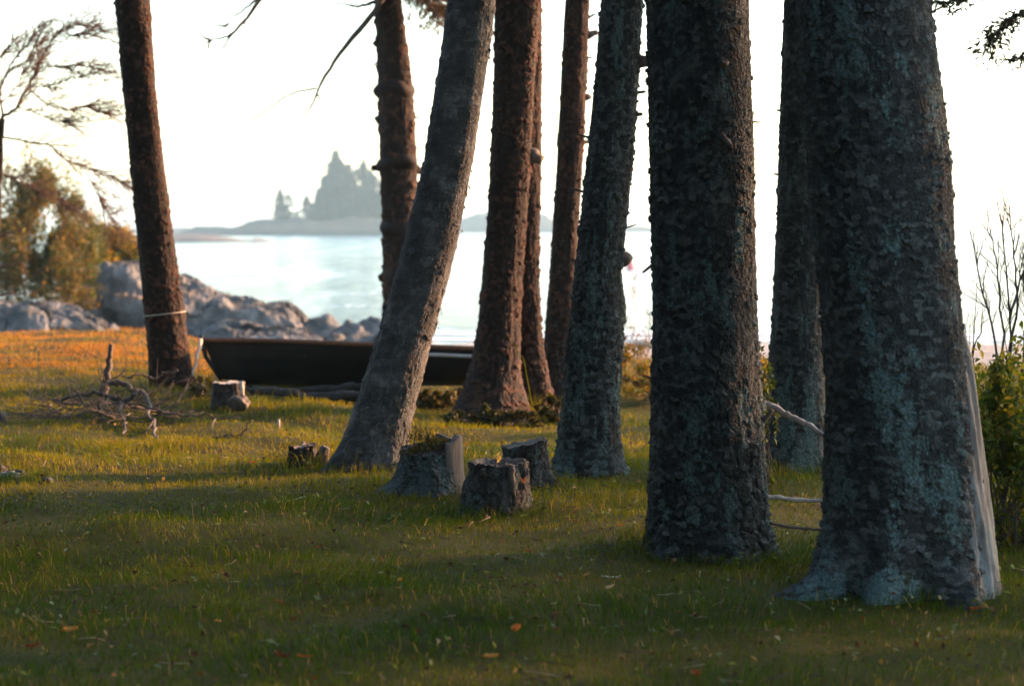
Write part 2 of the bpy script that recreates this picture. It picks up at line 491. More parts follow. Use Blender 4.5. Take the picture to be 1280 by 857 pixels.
def stubs(root, fn, spec, mat):
    """short broken limbs: (height, angle, length, radius, rise)"""
    for z0, a, L, r, up in spec:
        c, R = fn(z0)
        mb = MB()
        d = np.array([math.cos(a), math.sin(a), up])
        p0 = np.array([c, 0, z0]) + np.array([math.cos(a), math.sin(a), 0]) * R * .8
        pts = [p0, p0 + d * (R * .2 + L * .35), p0 + d * (R * .2 + L * .7) + RNG.normal(0, r * .25, 3), p0 + d * (R * .2 + L)]
        tube(mb, pts, [r * 1.5, r * 1.1, r, r * .75], 9, wob=.14)
        mb.build('branch_stub', mat, root, attrs={'cellr': RNG.random(mb.n), 'lich': np.full(mb.n, .1)})

def crown_mesh(name, z0, z1, R, nb, seed, leafn=90, size=(.16, .05), cols=((.022, .035, .012), (.035, .05, .015), (.05, .055, .018)), mat=None):
    """whorls of drooping boughs carrying needle sprays"""
    rng = np.random.default_rng(seed)
    mb = MB()
    Cc, Dd, Nn, Ls, Ws = [], [], [], [], []
    for i in range(nb):
        t = rng.random() ** .8
        z = z0 + (z1 - z0) * t
        L = R * (1 - t) ** .75 * rng.uniform(.65, 1.1) + .065 * R
        a = rng.uniform(0, 2 * PI)
        d = np.array([math.cos(a), math.sin(a)])
        s = np.linspace(0, 1, 7)
        zz = z + L * (.18 * s - .45 * s ** 2 + .12 * s ** 3) * 1.2
        pts = np.stack([d[0] * L * s, d[1] * L * s, zz], 1); pts[1:] += rng.normal(0, .03 * L / 2, (6, 3))
        tube(mb, pts, np.linspace(.012 + .012 * L, .004, 7), 4, col=(.05, .035, .025))
        m = int(leafn * (.3 + .7 * L / R))
        q = rng.uniform(.18, 1.0, m) ** .8
        P = np.stack([np.interp(q, s, pts[:, k]) for k in range(3)], 1)
        side = rng.choice([-1, 1], m)
        ofs = rng.uniform(0, .32, m) * L * (1.1 - q)
        sd = np.array([-d[1], d[0], 0]); fw = np.array([d[0], d[1], -.1])
        P = P + (sd * side[:, None] + fw * .6) * ofs[:, None] + np.stack([0 * q, 0 * q, -ofs * .35 - rng.uniform(0, .08, m)], 1)
        D = sd * side[:, None] * .8 + fw * .8 + rng.normal(0, .35, (m, 3)) + np.array([0, 0, -.3])
        Cc.append(P); Dd.append(D); Nn.append(np.array([0, 0, 1.]) + rng.normal(0, .5, (m, 3)))
        Ls.append(rng.uniform(.6, 1.3, m) * size[0]); Ws.append(rng.uniform(.6, 1.3, m) * size[1])
    Cc, Dd, Nn, Ls, Ws = map(np.concatenate, (Cc, Dd, Nn, Ls, Ws))
    leaves(mb, Cc, Dd, Nn, Ls, Ws, pick(cols, len(Cc), .25))
    o = mb.build(name, mat or M['needle'], None, smooth=False)
    return o

def give(mesh_obj, parent, loc=(0, 0, 0), scale=(1, 1, 1), rz=0.0, first=[set()]):
    """parents the first use of a prototype, copies it afterwards"""
    key = mesh_obj.name
    if key in first[0]:
        o = mesh_obj.copy(); COL.objects.link(o)
    else:
        first[0].add(key); o = mesh_obj
    o.parent = parent; o.location = loc; o.scale = scale; o.rotation_euler = (0, 0, rz)
    return o

crownA = crown_mesh('crown', 0, 9, 2.3, 150, 3, 110, (.20, .06))
crownB = crown_mesh('crown', 0, 9, 2.0, 130, 4, 110, (.20, .06))

GROUP_T = 'trees standing in the shoreline clearing'
def tree(name, D, basepx, prof, mat, H, label, cat, crown=None, cz=4.6, cs=1.0, n=200, dz=.008, **kw):
    p = at(basepx, 500, D)
    root = thing(name, (p.x, D, G(p.x, D)), label, cat, GROUP_T)
    o, fn, geo = trunk(root, 'trunk', prof, D, mat, H, n, dz, **kw)
    if crown is not None:
        c, R = fn(cz)
        ct, _ = fn(cz + 3)
        give(crown, root, (float(ct), 0, cz), (cs, cs, (H - cz + .3) / 9), random.uniform(0, 6))
    return root, fn, geo

# front right tree -------------------------------------------------------------
rI, fI, gI = tree('spruce_tree', 9.0, 1118,
    [(-60, 997, 1152), (0, 1000, 1160), (100, 1006, 1173), (200, 1013, 1186), (300, 1022, 1191), (400, 1030, 1199), (500, 1035, 1211), (600, 1035, 1224), (650, 1033, 1232), (690, 1024, 1236), (720, 1014, 1240), (745, 1004, 1243), (775, 990, 1246)],
    M['spruce'], 14, 'nearest and thickest spruce, lichen on its flared roots, bare wood along its right side', 'tree', crownA, 4.4, 1.1, n=560, dz=.0042,
    plate=(.033, .021), amp=.0068, seed=21, lich=(.06, .10, .46), lobes=((-2.75, .22, .16, .06), (-2.3, .16, -.05, .12), (-1.95, .18, .08, .12), (-1.5, .18, -.06, .16), (-1.05, .16, .07, .10), (-.6, .14, -.03, .10), (1.5, .5, .1, .15)), ridge=.5)
# bare wood scar
def scar():
    x, y, zz, th, zs = gI
    mb = MB()
    rows = [i for i in range(0, len(zs), 2) if -.1 < zs[i] < 1.18]
    nc = 40; V = []
    for i in rows:
        z = zs[i]; c, R = fI(z)
        a0 = np.interp(z, [-.1, .3, .7, 1.0, 1.18], [-1.22, -1.12, -.80, -.48, -.18]) + .05 * float(vnoise(z * 9, 3.1)) ; a1 = np.interp(z, [-.1, .9, 1.18], [.22, .15, -.05])
        t = np.linspace(a0, a1, nc)
        groove = .006 * np.sin(t * 34 + 2 * fbm(t * 3, t * 0 + z * 2, 0, 2, 4)) + .010 * fbm(t * 9, t * 0 + z * 1.2, 0, 3, 5)
        e = np.sin(np.linspace(0, PI, nc)) ** .35
        lobe = .012 * math.exp(-max(z, 0) / .12) * np.exp(-((t + .45) / .22) ** 2)
        r = R + .013 * sstep(1.15, .8, z) - .02 * sstep(.95, 1.18, z) + (.012 * e + groove) * e + lobe - (1 - e) * .03
        V.append(np.stack([c + r * np.cos(t), r * np.sin(t), t * 0 + z], -1))
    mb.add(np.array(V), grid_faces(len(V), nc))
    o = mb.build('bare_wood', M['scarwood'], rI)
    o['label'] = 'bare weathered pinkish grey wood where the bark has gone'
    # the raised lip of old bark behind it
    mb = MB(); V = []
    for z in np.linspace(.02, .62, 40):
        c, R = fI(z)
        t = np.linspace(.30, .85, 8)
        k = math.sin(min(1, max(0, (z - .0) / .62)) * PI) ** .4
        off = .028 * k * np.exp(-((t - .42) / .2) ** 2) + .008 * float(vnoise(z * 30, 1)) * k
        r = R + off
        V.append(np.stack([c + r * np.cos(t), r * np.sin(t), t * 0 + z], -1))
    mb.add(np.array(V), grid_faces(len(V), 8))
    mb.build('bark_edge', M['spruce'], rI, attrs={'cellr': RNG.random(mb.n) * .4, 'lich': np.zeros(mb.n)})
def scarwood():
    m, nt, bs, out = new_mat('scar_wood')
    bs.inputs['Roughness'].default_value = .7
    n1 = noise(nt, coords(nt, (14, 14, .9)), 2.2, 6, .65, .2); n2 = noise(nt, coords(nt, (3, 3, 1)), 2.5, 4, .6)
    c = ramp(nt, n1, [(.34, (.015, .015, .015)), (.46, (.07, .066, .062)), (.66, (.17, .15, .14))])
    c = mix(nt, ramp(nt, n2, [(.5, (0, 0, 0)), (.62, (.7, .7, .7))]), c, (.16, .21, .22))
    nt.links.new(c, bs.inputs['Base Color']); bump(nt, bs, n1, .012)
    return m
M['scarwood'] = scarwood()
scar()

# middle in-focus tree -----------------------------------------------------------
rG, fG, gG = tree('spruce_tree', 10.0, 882,
    [(-60, 809, 932), (0, 811, 934), (100, 813, 937), (200, 814, 941), (300, 815, 944), (400, 816, 946), (500, 814, 950), (600, 811, 954), (650, 809, 957), (680, 805, 962), (700, 796, 970)],
    M['spruce'], 14, 'sharp straight spruce with scaly grey bark, just left of the thickest trunk at right', 'tree', crownB, 4.6, 1.1, n=540, dz=.0040,
    plate=(.030, .022), amp=.0068, seed=33, lich=(.02, .12, .40), lobes=((-1.2, .25, .05, .12), (-.4, .3, .05, .1), (-2.4, .3, .06, .1), (2., .5, .08, .1)), ridge=.9)
stubs(rG, fG, [(1.95, -1.25, .10, .013, -.5), (2.25, -1.2, .03, .02, .1), (2.0, .05, .045, .004, 0.0), (1.38, 3.2, .045, .006, -.8), (.80, 3.3, .05, .005, .3), (.55, -.12, .05, .012, 1.2)], M['twig'])

# H : behind between G and I
rH, fH, gH = tree('spruce_tree', 13.6, 992,
    [(-60, 984, 1036), (0, 982, 1036), (100, 978, 1034), (200, 974, 1032), (300, 970, 1030), (400, 965, 1028), (500, 957, 1030), (550, 953, 1032), (580, 949, 1034), (600, 944, 1038)],
    M['spruce'], 13, 'dark spruce half hidden behind the thickest trunk at right', 'tree', crownA, 5.0, 1.0, n=220, dz=.008, plate=(.032, .024), amp=.007, seed=44, lich=(.05, .3, .4), lobes=((-1.9, .3, .05, .12),), ridge=.3)
stubs(rH, fH, [(2.25, 3.1, .03, .007, .1), (1.85, 3.1, .03, .006, .1)], M['twig'])
# F : 750
rF, fF, gF = tree('spruce_tree', 13.2, 735,
    [(-60, 757, 806), (0, 752, 803), (100, 744, 798), (200, 734, 791), (300, 723, 780), (336, 719, 776), (368, 715, 778), (385, 714, 781), (400, 712, 779), (450, 707, 776), (500, 703, 773), (550, 697, 775), (580, 690, 780), (600, 682, 788)],
    M['spruce'], 13, 'spruce with flaky lichened bark leaning slightly right behind the cut stumps', 'tree', crownB, 4.8, 1.0, n=240, dz=.007, plate=(.034, .022), amp=.009, seed=55, lich=(.08, .2, .4), lobes=((-2.3, .3, .05, .1), (-.5, .3, .04, .1)), ridge=.3)
stubs(rF, fF, [(2.52, .05, .15, .032, .02), (2.33, .05, .05, .009, .1), (2.2, -.1, .04, .012, .0), (1.32, .1, .035, .05, .1), (2.05, 3.1, .09, .006, .3), (1.72, 3.1, .09, .006, .3), (1.5, .1, .07, .004, .3)], M['twig'])
# C : birch
rC, fC, gC = tree('birch_tree', 13.5, 463,
    [(-60, 568, 626), (0, 560, 617), (50, 554, 613), (100, 546, 605), (200, 531, 591), (300, 506, 573), (350, 492, 561), (400, 478, 547), (450, 463, 533), (500, 447, 520), (540, 433, 510), (570, 419, 505), (590, 408, 503), (605, 398, 506)],
    M['birch'], 11, 'leaning birch trunk with peeling pale grey bark in the middle of the clearing', 'tree', None, n=240, dz=.007, plate=(.06, .035), amp=.0052, seed=66, lich=(-.1, .35, .3), lobes=((-2.7, .35, .06, .12), (-.6, .3, .04, .1)), ridge=.8)
mb = MB()
for i in range(46):
    z = RNG.uniform(.5, 3.0); c, R = fC(z); a = RNG.choice([RNG.uniform(-.35, .5), RNG.uniform(2.6, 3.5), RNG.uniform(-2.8, -.3)], p=[.45, .35, .2])
    o = np.array([c, 0, z]); rd = np.array([math.cos(a), math.sin(a), 0]); tg = np.array([-math.sin(a), math.cos(a), 0])
    L = RNG.uniform(.008, .03) if abs(a) > .6 else RNG.uniform(.006, .022); w = RNG.uniform(.01, .03)
    k = np.linspace(0, 1, 5)
    cur = np.array([o + rd * (R + .0 + L * math.sin(t * 1.9)) + np.array([0, 0, .5 - t]) * w for t in k])
    V = np.stack([cur, cur + tg * RNG.uniform(.02, .05) * RNG.choice([-1, 1])], 1)
    mb = MB(); mb.add(V, grid_faces(5, 2), None, (.2, .18, .16))
    mb.build('bark_curl', M['birch'], rC, attrs={'cellr': RNG.random(mb.n), 'lich': np.zeros(mb.n)})
birchcrown = MB()
tips = []
for i in range(26):
    z = RNG.uniform(4.2, 10.3); c, R = fC(z); a = RNG.uniform(0, 2 * PI)
    twigs(birchcrown, (c, 0, z), (math.cos(a), math.sin(a), .6), RNG.uniform(1, 2.2), .02, 2, .8, .1, 4, tips, col=(.05, .035, .03))
TP = np.array([t[0] for t in tips]); TP = np.repeat(TP, 14, 0) + RNG.normal(0, .16, (len(TP) * 14, 3))
leaves(birchcrown, TP, rnd_dirs(len(TP)), rnd_dirs(len(TP)), .06, .045, pick([(.05, .07, .015), (.10, .09, .015)], len(TP)))
birchcrown.build('crown', M['leaf'], rC, smooth=False)

# D : double trunk
rD, fD, gD = tree('spruce_tree', 17.8, 634,
    [(-60, 620, 678), (0, 619, 676), (100, 618, 668), (200, 613, 664), (250, 611, 660), (300, 608, 656), (350, 604, 652), (400, 599, 650), (440, 593, 650), (470, 584, 650), (490, 577, 655), (510, 566, 662), (525, 556, 670)],
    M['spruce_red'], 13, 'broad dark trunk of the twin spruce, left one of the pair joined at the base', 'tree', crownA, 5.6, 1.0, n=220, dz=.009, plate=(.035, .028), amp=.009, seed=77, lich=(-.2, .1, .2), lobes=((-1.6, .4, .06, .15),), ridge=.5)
stubs(rD, fD, [(2.15, .1, .08, .055, .1)], M['twig'])
rD2, fD2, gD2 = tree('spruce_tree', 18.15, 664,
    [(-60, 640, 676), (0, 641, 676), (100, 642, 677), (200, 643, 677), (300, 642, 674), (350, 643, 674), (400, 643, 676), (440, 642, 679), (480, 640, 686), (505, 634, 694), (520, 630, 700)],
    M['spruce_red'], 12, 'right trunk of the twin spruce, close behind the broad dark one', 'tree', None, n=160, dz=.010, plate=(.035, .028), amp=.009, seed=78, lich=(-.2, .1, .2), lobes=(), ridge=.5)
# E
rE, fE, gE = tree('spruce_tree', 19.4, 697,
    [(-60, 708, 738), (0, 706, 737), (100, 701, 733), (200, 697, 728), (300, 690, 722), (350, 687, 720), (400, 683, 718), (440, 680, 716), (470, 676, 716), (490, 670, 719), (510, 662, 724)],
    M['spruce_red'], 12, 'slim dark spruce between the twin spruce and the lichened trunk behind the stumps', 'tree', crownB, 5.4, .9, n=150, dz=.010, plate=(.035, .028), amp=.008, seed=88, lich=(-.1, .1, .3), lobes=(), ridge=.4)
stubs(rE, fE, [(3.25, .1, .09, .03, .25), (3.4, 0, .06, .012, .5), (2.7, .1, .05, .03, .1), (2.3, .1, .05, .018, .1), (3.05, 0.0, .05, .008, .1)], M['twig'])
# B
rB, fB, gB = tree('spruce_tree', 24.0, 495,
    [(-60, 466, 498), (0, 469, 501), (50, 471, 508), (100, 472, 515), (150, 474, 518), (200, 475, 520), (250, 477, 522), (300, 479, 523), (350, 480, 525), (400, 480, 526), (440, 478, 530), (470, 474, 536)],
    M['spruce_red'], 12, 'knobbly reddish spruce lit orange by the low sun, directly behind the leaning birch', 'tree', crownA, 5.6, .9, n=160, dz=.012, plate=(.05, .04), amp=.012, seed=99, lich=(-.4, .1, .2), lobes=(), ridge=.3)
zB = lambda py: at(490, py, 24).z - rB.location.z
for py in (112, 205, 346, 285):
    z0 = zB(py); c, R = fB(z0)
    mb = MB(); V = []
    for z in np.linspace(-.09, .09, 9):
        t = np.arange(26) * 2 * PI / 26
        k = math.cos(z / .09 * PI / 2)
        r = fB(z0 + z)[1] * .96 + (.05 * k) * (1 + .5 * np.sin(t * 3 + py) + .4 * vnoise(t * 2, t * 0 + py))
        V.append(np.stack([c + r * np.cos(t), r * np.sin(t), t * 0 + z0 + z + .02 * np.sin(t * 2 + py)], -1))
    mb.add(np.array(V), grid_faces(9, 26, True))
    mb.build('knob', M['spruce_red'], rB, attrs={'cellr': RNG.random(mb.n) * .3, 'lich': np.full(mb.n, -.5)})
stubs(rB, fB, [(zB(150), 3.2, .03, .05, 0), (zB(147), 0, .06, .01, 0), (zB(210), 3.1, .09, .035, .0), (zB(212), .3, .07, .045, 0), (zB(52), 3.3, .03, .05, 0), (zB(348), 3.1, .05, .05, 0)], M['spruce_red'])
def pxpath(root, pts, D):
    return [at(a, b, D if not isinstance(D, (list, tuple)) else D[i]) - root.location for i, (a, b) in enumerate(pts)]
mb = MB()
P = smoothpath(pxpath(rB, [(478, -2), (462, 22), (440, 48), (418, 78), (402, 102), (393, 126), (376, 153)], 23.8), 3, .004)
tube(mb, P, np.linspace(.040, .006, len(P)), 6, wob=.2)
P2 = smoothpath(pxpath(rB, [(396, 110), (380, 113), (365, 117), (345, 129), (322, 146), (304, 155), (285, 162), (277, 172), (270, 184)], 23.8), 3, .002)
tube(mb, P2, np.linspace(.014, .004, len(P2)), 5)
tube(mb, pxpath(rB, [(397, 118), (400, 124), (399, 130)], 23.8), [.014, .010, .004], 5)
mb.build('dead_branch', M['twig'], rB)
mb = MB()
P = smoothpath(pxpath(rB, [(486, -95), (420, -80), (365, -45), (326, -2), (315, 15), (305, 27), (292, 40), (280, 47), (262, 50), (250, 62), (240, 75)], 23.6), 3, .004)
tube(mb, P, np.linspace(.035, .004, len(P)), 5)
for pts in ([(322, 0), (310, 8), (298, 18), (286, 30), (276, 40)], [(292, 40), (284, 52), (278, 64), (274, 75)], [(265, 50), (260, 60), (256, 68)], [(286, 30), (275, 33), (266, 32)], [(262, 50), (254, 45), (250, 42)], [(305, 25), (306, 32)]):
    P = smoothpath(pxpath(rB, pts, 23.6), 3, .008); tube(mb, P, np.linspace(.018, .006, len(P)), 4)
mb.build('dead_branch', M['twig'], rB)
# needled boughs at top of frame
def bough(root, pts, D, n, spread, cols, r0=.02, L=(.05, .12), W=.012, name='bough', mat=None, droop=-.3):
    mb = MB()
    P = smoothpath(pxpath(root, pts, D), 4, .005)
    tube(mb, P, np.linspace(r0, .004, len(P)), 5, col=(.06, .04, .03))
    q = RNG.uniform(.1, 1, n) * (len(P) - 1); i = np.clip(q.astype(int), 0, len(P) - 2); f = (q - i)[:, None]
    C = P[i] * (1 - f) + P[i + 1] * f
    d = P[i + 1] - P[i]; d /= np.linalg.norm(d, axis=1)[:, None]
    # side shoots then needles along them
    sh = rnd_dirs(n) * np.array([1, 1, .6]) + d * .7 + np.array([0, 0, droop])
    C = C + sh * (RNG.uniform(0, 1, (n, 1)) ** 1.3) * spread
    leaves(mb, C, sh + RNG.normal(0, .35, (n, 3)), rnd_dirs(n), RNG.uniform(L[0], L[1], n), W, pick(cols, n, .25))
    return mb.build(name, mat or M['needle'], root, smooth=False)
BR = [(.10, .055, .03), (.16, .08, .04), (.07, .05, .025)]
bough(rB, [(497, -30), (515, -12), (535, 2), (552, 14)], 23.7, 1600, .36, BR, L=(.06, .14), W=.016)
bough(rB, [(492, -40), (525, -30), (556, -8)], 23.9, 1200, .32, BR, L=(.06, .14), W=.016)
bough(rB, [(488, 0), (465, 3), (448, 8), (430, 5), (415, 2)], 24.0, 110, .12, BR, .03, (.03, .07), .01)
bough(rB, [(476, 74), (462, 85), (448, 95), (425, 102)], 24.0, 60, .12, BR, .006, (.03, .06), .01)

# A : left tree with rope
rA, fA, gA = tree('spruce_tree', 19.1, 218,
    [(-60, 141, 184), (0, 144, 187), (50, 149, 190), (100, 153, 194), (200, 163, 204), (300, 173, 216), (350, 178, 223), (400, 183, 231), (440, 186, 236), (465, 187, 241), (485, 186, 246), (497, 182, 251), (512, 178, 258)],
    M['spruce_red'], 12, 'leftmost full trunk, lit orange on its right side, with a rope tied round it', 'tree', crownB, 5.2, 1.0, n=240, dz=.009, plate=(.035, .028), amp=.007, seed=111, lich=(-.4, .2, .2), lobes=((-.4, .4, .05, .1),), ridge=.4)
stubs(rA, fA, [(3.45, 3.3, .03, .006, .1), (3.35, 3.2, .03, .008, .1)], M['twig'])
zr = at(207, 392, 19.1).z - rA.location.z
mb = MB(); c, R = fA(zr); t = np.linspace(0, 2 * PI, 40)
tube(mb, np.stack([c + (R + .014) * np.cos(t), (R + .014) * np.sin(t), zr - .02 * np.cos(t) * -1 + .0 * t], -1), .006, 6)
o = mb.build('rope', M['rope'], None); o.location = rA.location
tag(o, 'thin pale rope loop tied round the leftmost full trunk', 'rope')

# ------------------------------------------------------------------ off-frame forest that shades the clearing
def forest_tree(x, y, H, cz, cs, crown, label):
    r = thing('spruce_tree', (x, y, G(x, y)), label, 'tree', 'spruces closing in round the clearing')
    give(plaintrunk, r, (0, 0, 0), (1, 1, H / 12), random.uniform(0, 6))
    give(crown, r, (0, 0, cz), (cs, cs, (H - cz + .2) / 9), random.uniform(0, 6))
    return r
mb = MB(); zs = np.linspace(-.1, 12, 60); t = np.arange(20) * 2 * PI / 20
V = np.array([np.stack([(.22 * (1 - z / 12.5) + .10 * math.exp(-z * 3)) * np.cos(t) * (1 + .05 * vnoise(t * 2, t * 0 + z)), (.22 * (1 - z / 12.5) + .10 * math.exp(-z * 3)) * np.sin(t), t * 0 + z], -1) for z in zs])
mb.add(V, grid_faces(60, 20, True))
plaintrunk = mb.build('trunk', M['spruce'], None, attrs={'cellr': RNG.random(mb.n), 'lich': np.zeros(mb.n)})
FL = [(4.9, 9.3, 13, 3.6, .8, 'spruce whose bough hangs into the top right corner')]
for k in range(10): FL.append((22.5 + 1.5 * (k % 2) + random.uniform(-.4, .4), 7.5 + 1.95 * k, random.uniform(8.5, 10.5) if k < 6 or k > 8 else 15, .15, random.uniform(1.1, 1.3) if k < 6 or k > 8 else 1.5, 'bushy spruce in the belt along the shore to the right, outside the picture'))
FL += [(-5.6, -3.0, 14, 2.5, 1.3, 'spruce at the left rear of the clearing'), (-8.2, 3.2, 13, 1.8, 1.2, 'spruce at the left of the clearing, nearest one'), (-8.4, 8.3, 13, 1.5, 1.3, 'spruce at the left of the clearing, middle one'), (-10.2, 13.5, 13, 1.5, 1.3, 'spruce at the left of the clearing, farthest one')]
forest = [forest_tree(x, y, H, cz, cs, (crownA, crownB)[i % 2], lb) for i, (x, y, H, cz, cs, lb) in enumerate(FL)]
for i, (x, y) in enumerate([(-6.4, -.6), (-6.8, 6.0), (-9.6, 5.2), (-7.6, 11.2), (-11.5, 9.5), (-10.5, 1.5), (-2.0, -6.2), (1.9, -5.8), (-6.5, -6.5), (5.6, -7.0), (-2.5, -10.5), (2.2, -10.8), (-8.0, -2.6), (-9.5, -5.5), (-7.0, 2.6), (-9.6, 16.5), (-13, 5), (-14, 12), (-13.5, -1), (-12.5, 18), (-6, -11), (6.5, -11), (9.6, 9.0)]):
    big = not (x > 8 and y > 0)
    forest.append(forest_tree(x, y, random.uniform(14, 18) if big else 14, random.uniform(.3, .9), random.uniform(1.5, 1.85) if big else 1.35, (crownA, crownB)[i % 2], 'dense spruce of the dark wood that surrounds the clearing, outside the picture'))
GR = [(.03, .035, .012), (.05, .045, .02), (.08, .05, .025)]
rr0 = forest[0]
bough(rr0, [(1420, -150), (1350, -60), (1300, 5), (1268, 22), (1248, 40), (1236, 55)], [9.3, 9.2, 9.1, 9.05, 9.0, 9.0], 900, .085, GR, .014, (.02, .05), .010)
bough(rr0, [(1420, -120), (1350, -30), (1310, 20), (1285, 62), (1262, 78)], [9.3, 9.2, 9.1, 9.05, 9.0], 350, .06, GR, .012, (.02, .05), .010)
bough(rr0, [(1420, -160), (1300, -60), (1220, -8), (1190, 3), (1168, 2)], [9.3, 9.2, 9.1, 9.05, 9.0], 450, .07, GR, .012, (.02, .04), .010)

# ------------------------------------------------------------------ stumps
def stump(D, prof, label, seed, topz, mat=None, jag=.0, hollow=0.0, n=150, dz=.006, lich=(.1, .25, .35), tilt=(0, 0), lobes=(), amp=.008, cutmat=None, notch=None):
    cxp = (prof[-1][1] + prof[-1][2]) / 2
    p = at(cxp, 500, D)
    root = thing('tree_stump', (p.x, D, G(p.x, D)), label, 'stump', 'cut stumps in the grass')
    def tf(TH):
        r = tilt[0] * np.cos(TH) + tilt[1] * np.sin(TH) + jag * fbm(np.cos(TH) * 3 + seed, np.sin(TH) * 3, 0, 4, seed)
        if notch: r = r - notch[2] * sstep(notch[1], notch[1] * .6, np.abs(np.angle(np.exp(1j * (TH - notch[0])))))
        return r
    topcut_fn[seed] = tf
    o, fn, (x, y, zz, th, zs) = trunk(root, 'bark', prof, D, mat or M['stump'], topz, n, dz, seed=seed, lich=lich, lobes=lobes, amp=amp, topcut=topz, ridge=.6, plate=(.03, .03))
    # top face: rings running inwards, sinking where the heart has rotted
    c = float(fn(topz)[0]); ox, oy, oz = x[-1], y[-1], zz[-1]
    rows = [np.stack([ox, oy, oz], -1)]
    for k in (.96, .9, .8, .6, .4, .2, .02):
        sink = hollow * sstep(.95, .6, np.full(n, k)) + .004 * fbm(np.cos(th) * 9 * k, np.sin(th) * 9 * k, 0, 3, seed + 2)
        zc = oz * k + (1 - k) * oz.mean()
        rows.append(np.stack([c + (ox - c) * k, oy * k, zc - sink + (.004 if k > .9 else 0)], -1))
    mb = MB(); mb.add(np.array(rows), grid_faces(len(rows), n, True))
    mb.build('cut_top', cutmat or M['cut'], root)
    return root, fn
def zt(px, py, D): return at(px, py, D).z - G(at(px, py, D).x, D)
s1, _ = stump(13.7, [(550, 361, 394), (565, 361, 394), (580, 359, 397)], 'small low dark stump left of the leaning birch', 201, zt(378, 557, 13.7), jag=.02, lich=(-.2, .1, .2), n=90, amp=.006)
mb = MB(); P0 = at(403, 580, 13.65) - s1.location
tube(mb, [at(400, 584, 13.65) - s1.location, at(403, 570, 13.65) - s1.location, at(407, 558, 13.65) - s1.location], [.05, .042, .03], 10, wob=.15)
mb.build('split_slab', M['wood'], s1)
s2, f2_ = stump(12.1, [(540, 512, 560), (560, 508, 566), (580, 503, 570), (600, 497, 574), (615, 488, 578), (628, 478, 582)], 'mossy broken stump with a tall splinter slab and small plants on top', 202, zt(535, 563, 12.1), jag=.018, lich=(.2, .3, .35), tilt=(.0, .03), lobes=((-2.8, .4, .10, .06), (-1.2, .3, .04, .06)), amp=.011, hollow=.03)
# tall splinter slab at right of it
mb = MB(); V = []
for i, z in enumerate(np.linspace(-.05, zt(568, 550, 12.15), 30)):
    t = np.linspace(-1.25, 1.7, 16)
    c = at(548, 500, 12.1).x - s2.location.x
    ro = .135 + .008 * vnoise(t * 6, t * 0 + z * 5) + .03 * math.exp(-max(z, 0) * 12)
    V.append(np.stack([c + ro * np.cos(t), ro * np.sin(t), t * 0 + z + (.03 * vnoise(t * 3, t * 0 + 7.7) if i > 24 else 0)], -1))
for i, z in enumerate(np.linspace(zt(568, 550, 12.15), .05, 20)):
    t = np.linspace(-1.25, 1.7, 16); ro = .10 + .008 * vnoise(t * 6, t * 0 + z * 5)
    V.append(np.stack([c + ro * np.cos(t), ro * np.sin(t), t * 0 + z + (.03 * vnoise(t * 3, t * 0 + 7.7) if i < 3 else 0)], -1))
mb.add(np.array(V), grid_faces(len(V), 16)); mb.build('splinter_slab', M['wood'], s2)
mb = MB(); n = 900
a = RNG.uniform(0, 2 * PI, n); q = np.sqrt(RNG.random(n)) * .14
tx = at(532, 500, 12.1).x - s2.location.x
hh = zt(535, 563, 12.1)
C = np.stack([tx + q * np.cos(a) * 1.05, q * np.sin(a), hh + .0 + .075 * RNG.random(n) * (1 - q / .2) + .03 * np.cos(a)], -1)
leaves(mb, C, rnd_dirs(n) + np.array([0, 0, .9]), rnd_dirs(n), RNG.uniform(.012, .035, n), .010, pick([(.05, .06, .012), (.09, .08, .015), (.16, .07, .03), (.12, .04, .025)], n, .2, [.4, .3, .15, .15]))
for i in range(26):
    a0 = RNG.uniform(0, 6.28); q0 = RNG.random() * .12
    p0 = np.array([tx - .03 + q0 * math.cos(a0), q0 * math.sin(a0), hh + .02]); p1 = p0 + np.array([RNG.normal(0, .03), RNG.normal(0, .03), RNG.uniform(.06, .13)])
    tube(mb, [p0, (p0 + p1) / 2 + RNG.normal(0, .005, 3), p1], [.0018, .0015, .001], 3, col=(.12, .07, .03))
    m = 9; f = RNG.uniform(.4, 1, (m, 1)); leaves(mb, p0 * (1 - f) + p1 * f, rnd_dirs(m), rnd_dirs(m), .016, .009, pick([(.17, .06, .04), (.14, .09, .03)], m))
o = mb.build('moss_cushion', M['leaf'], None, smooth=False); o.location = s2.location
tag(o, 'cushion of moss and reddish sprigs growing on the broken stump', 'moss')
s3, _ = stump(11.4, [(565, 588, 657), (580, 588, 658), (595, 585, 659), (605, 580, 660), (620, 578, 661), (640, 575, 662), (650, 572, 664)], 'squat dark hollow stump with leaf on its front, nearest of the stumps', 203, zt(622, 577, 11.4), jag=.006, hollow=.09, lich=(.05, .2, .35), amp=.009, lobes=((-2.6, .4, .02, .1),), notch=(-.35, .22, .07))
mb = MB()   # collar of bark pieces and a splinter on its front
for px, py0, py1, w in ((618, 582, 603, .018), (604, 587, 596, .016), (639, 583, 622, .022), (655, 577, 630, .014)):
    D_ = 11.4 - .14 if px < 645 else 11.4 - .05
    P = [at(px, py0, D_) - s3.location, at(px + 1, (py0 + py1) / 2, D_ - .01) - s3.location, at(px + 3, py1, D_) - s3.location]
    tube(mb, smoothpath(P, 4, .002), [w, w * .6], 7, wob=.3)
mb.build('splinters', M['wood'], s3)
s4, _ = stump(12.5, [(545, 630, 680), (560, 630, 681), (580, 631, 682), (600, 632, 684), (612, 628, 690)], 'plain round stump behind the nearest stump, top slanting up to the right', 204, zt(655, 554, 12.5), jag=.008, tilt=(.025, 0), lich=(.05, .2, .35), lobes=((-.2, .3, .09, .05),))
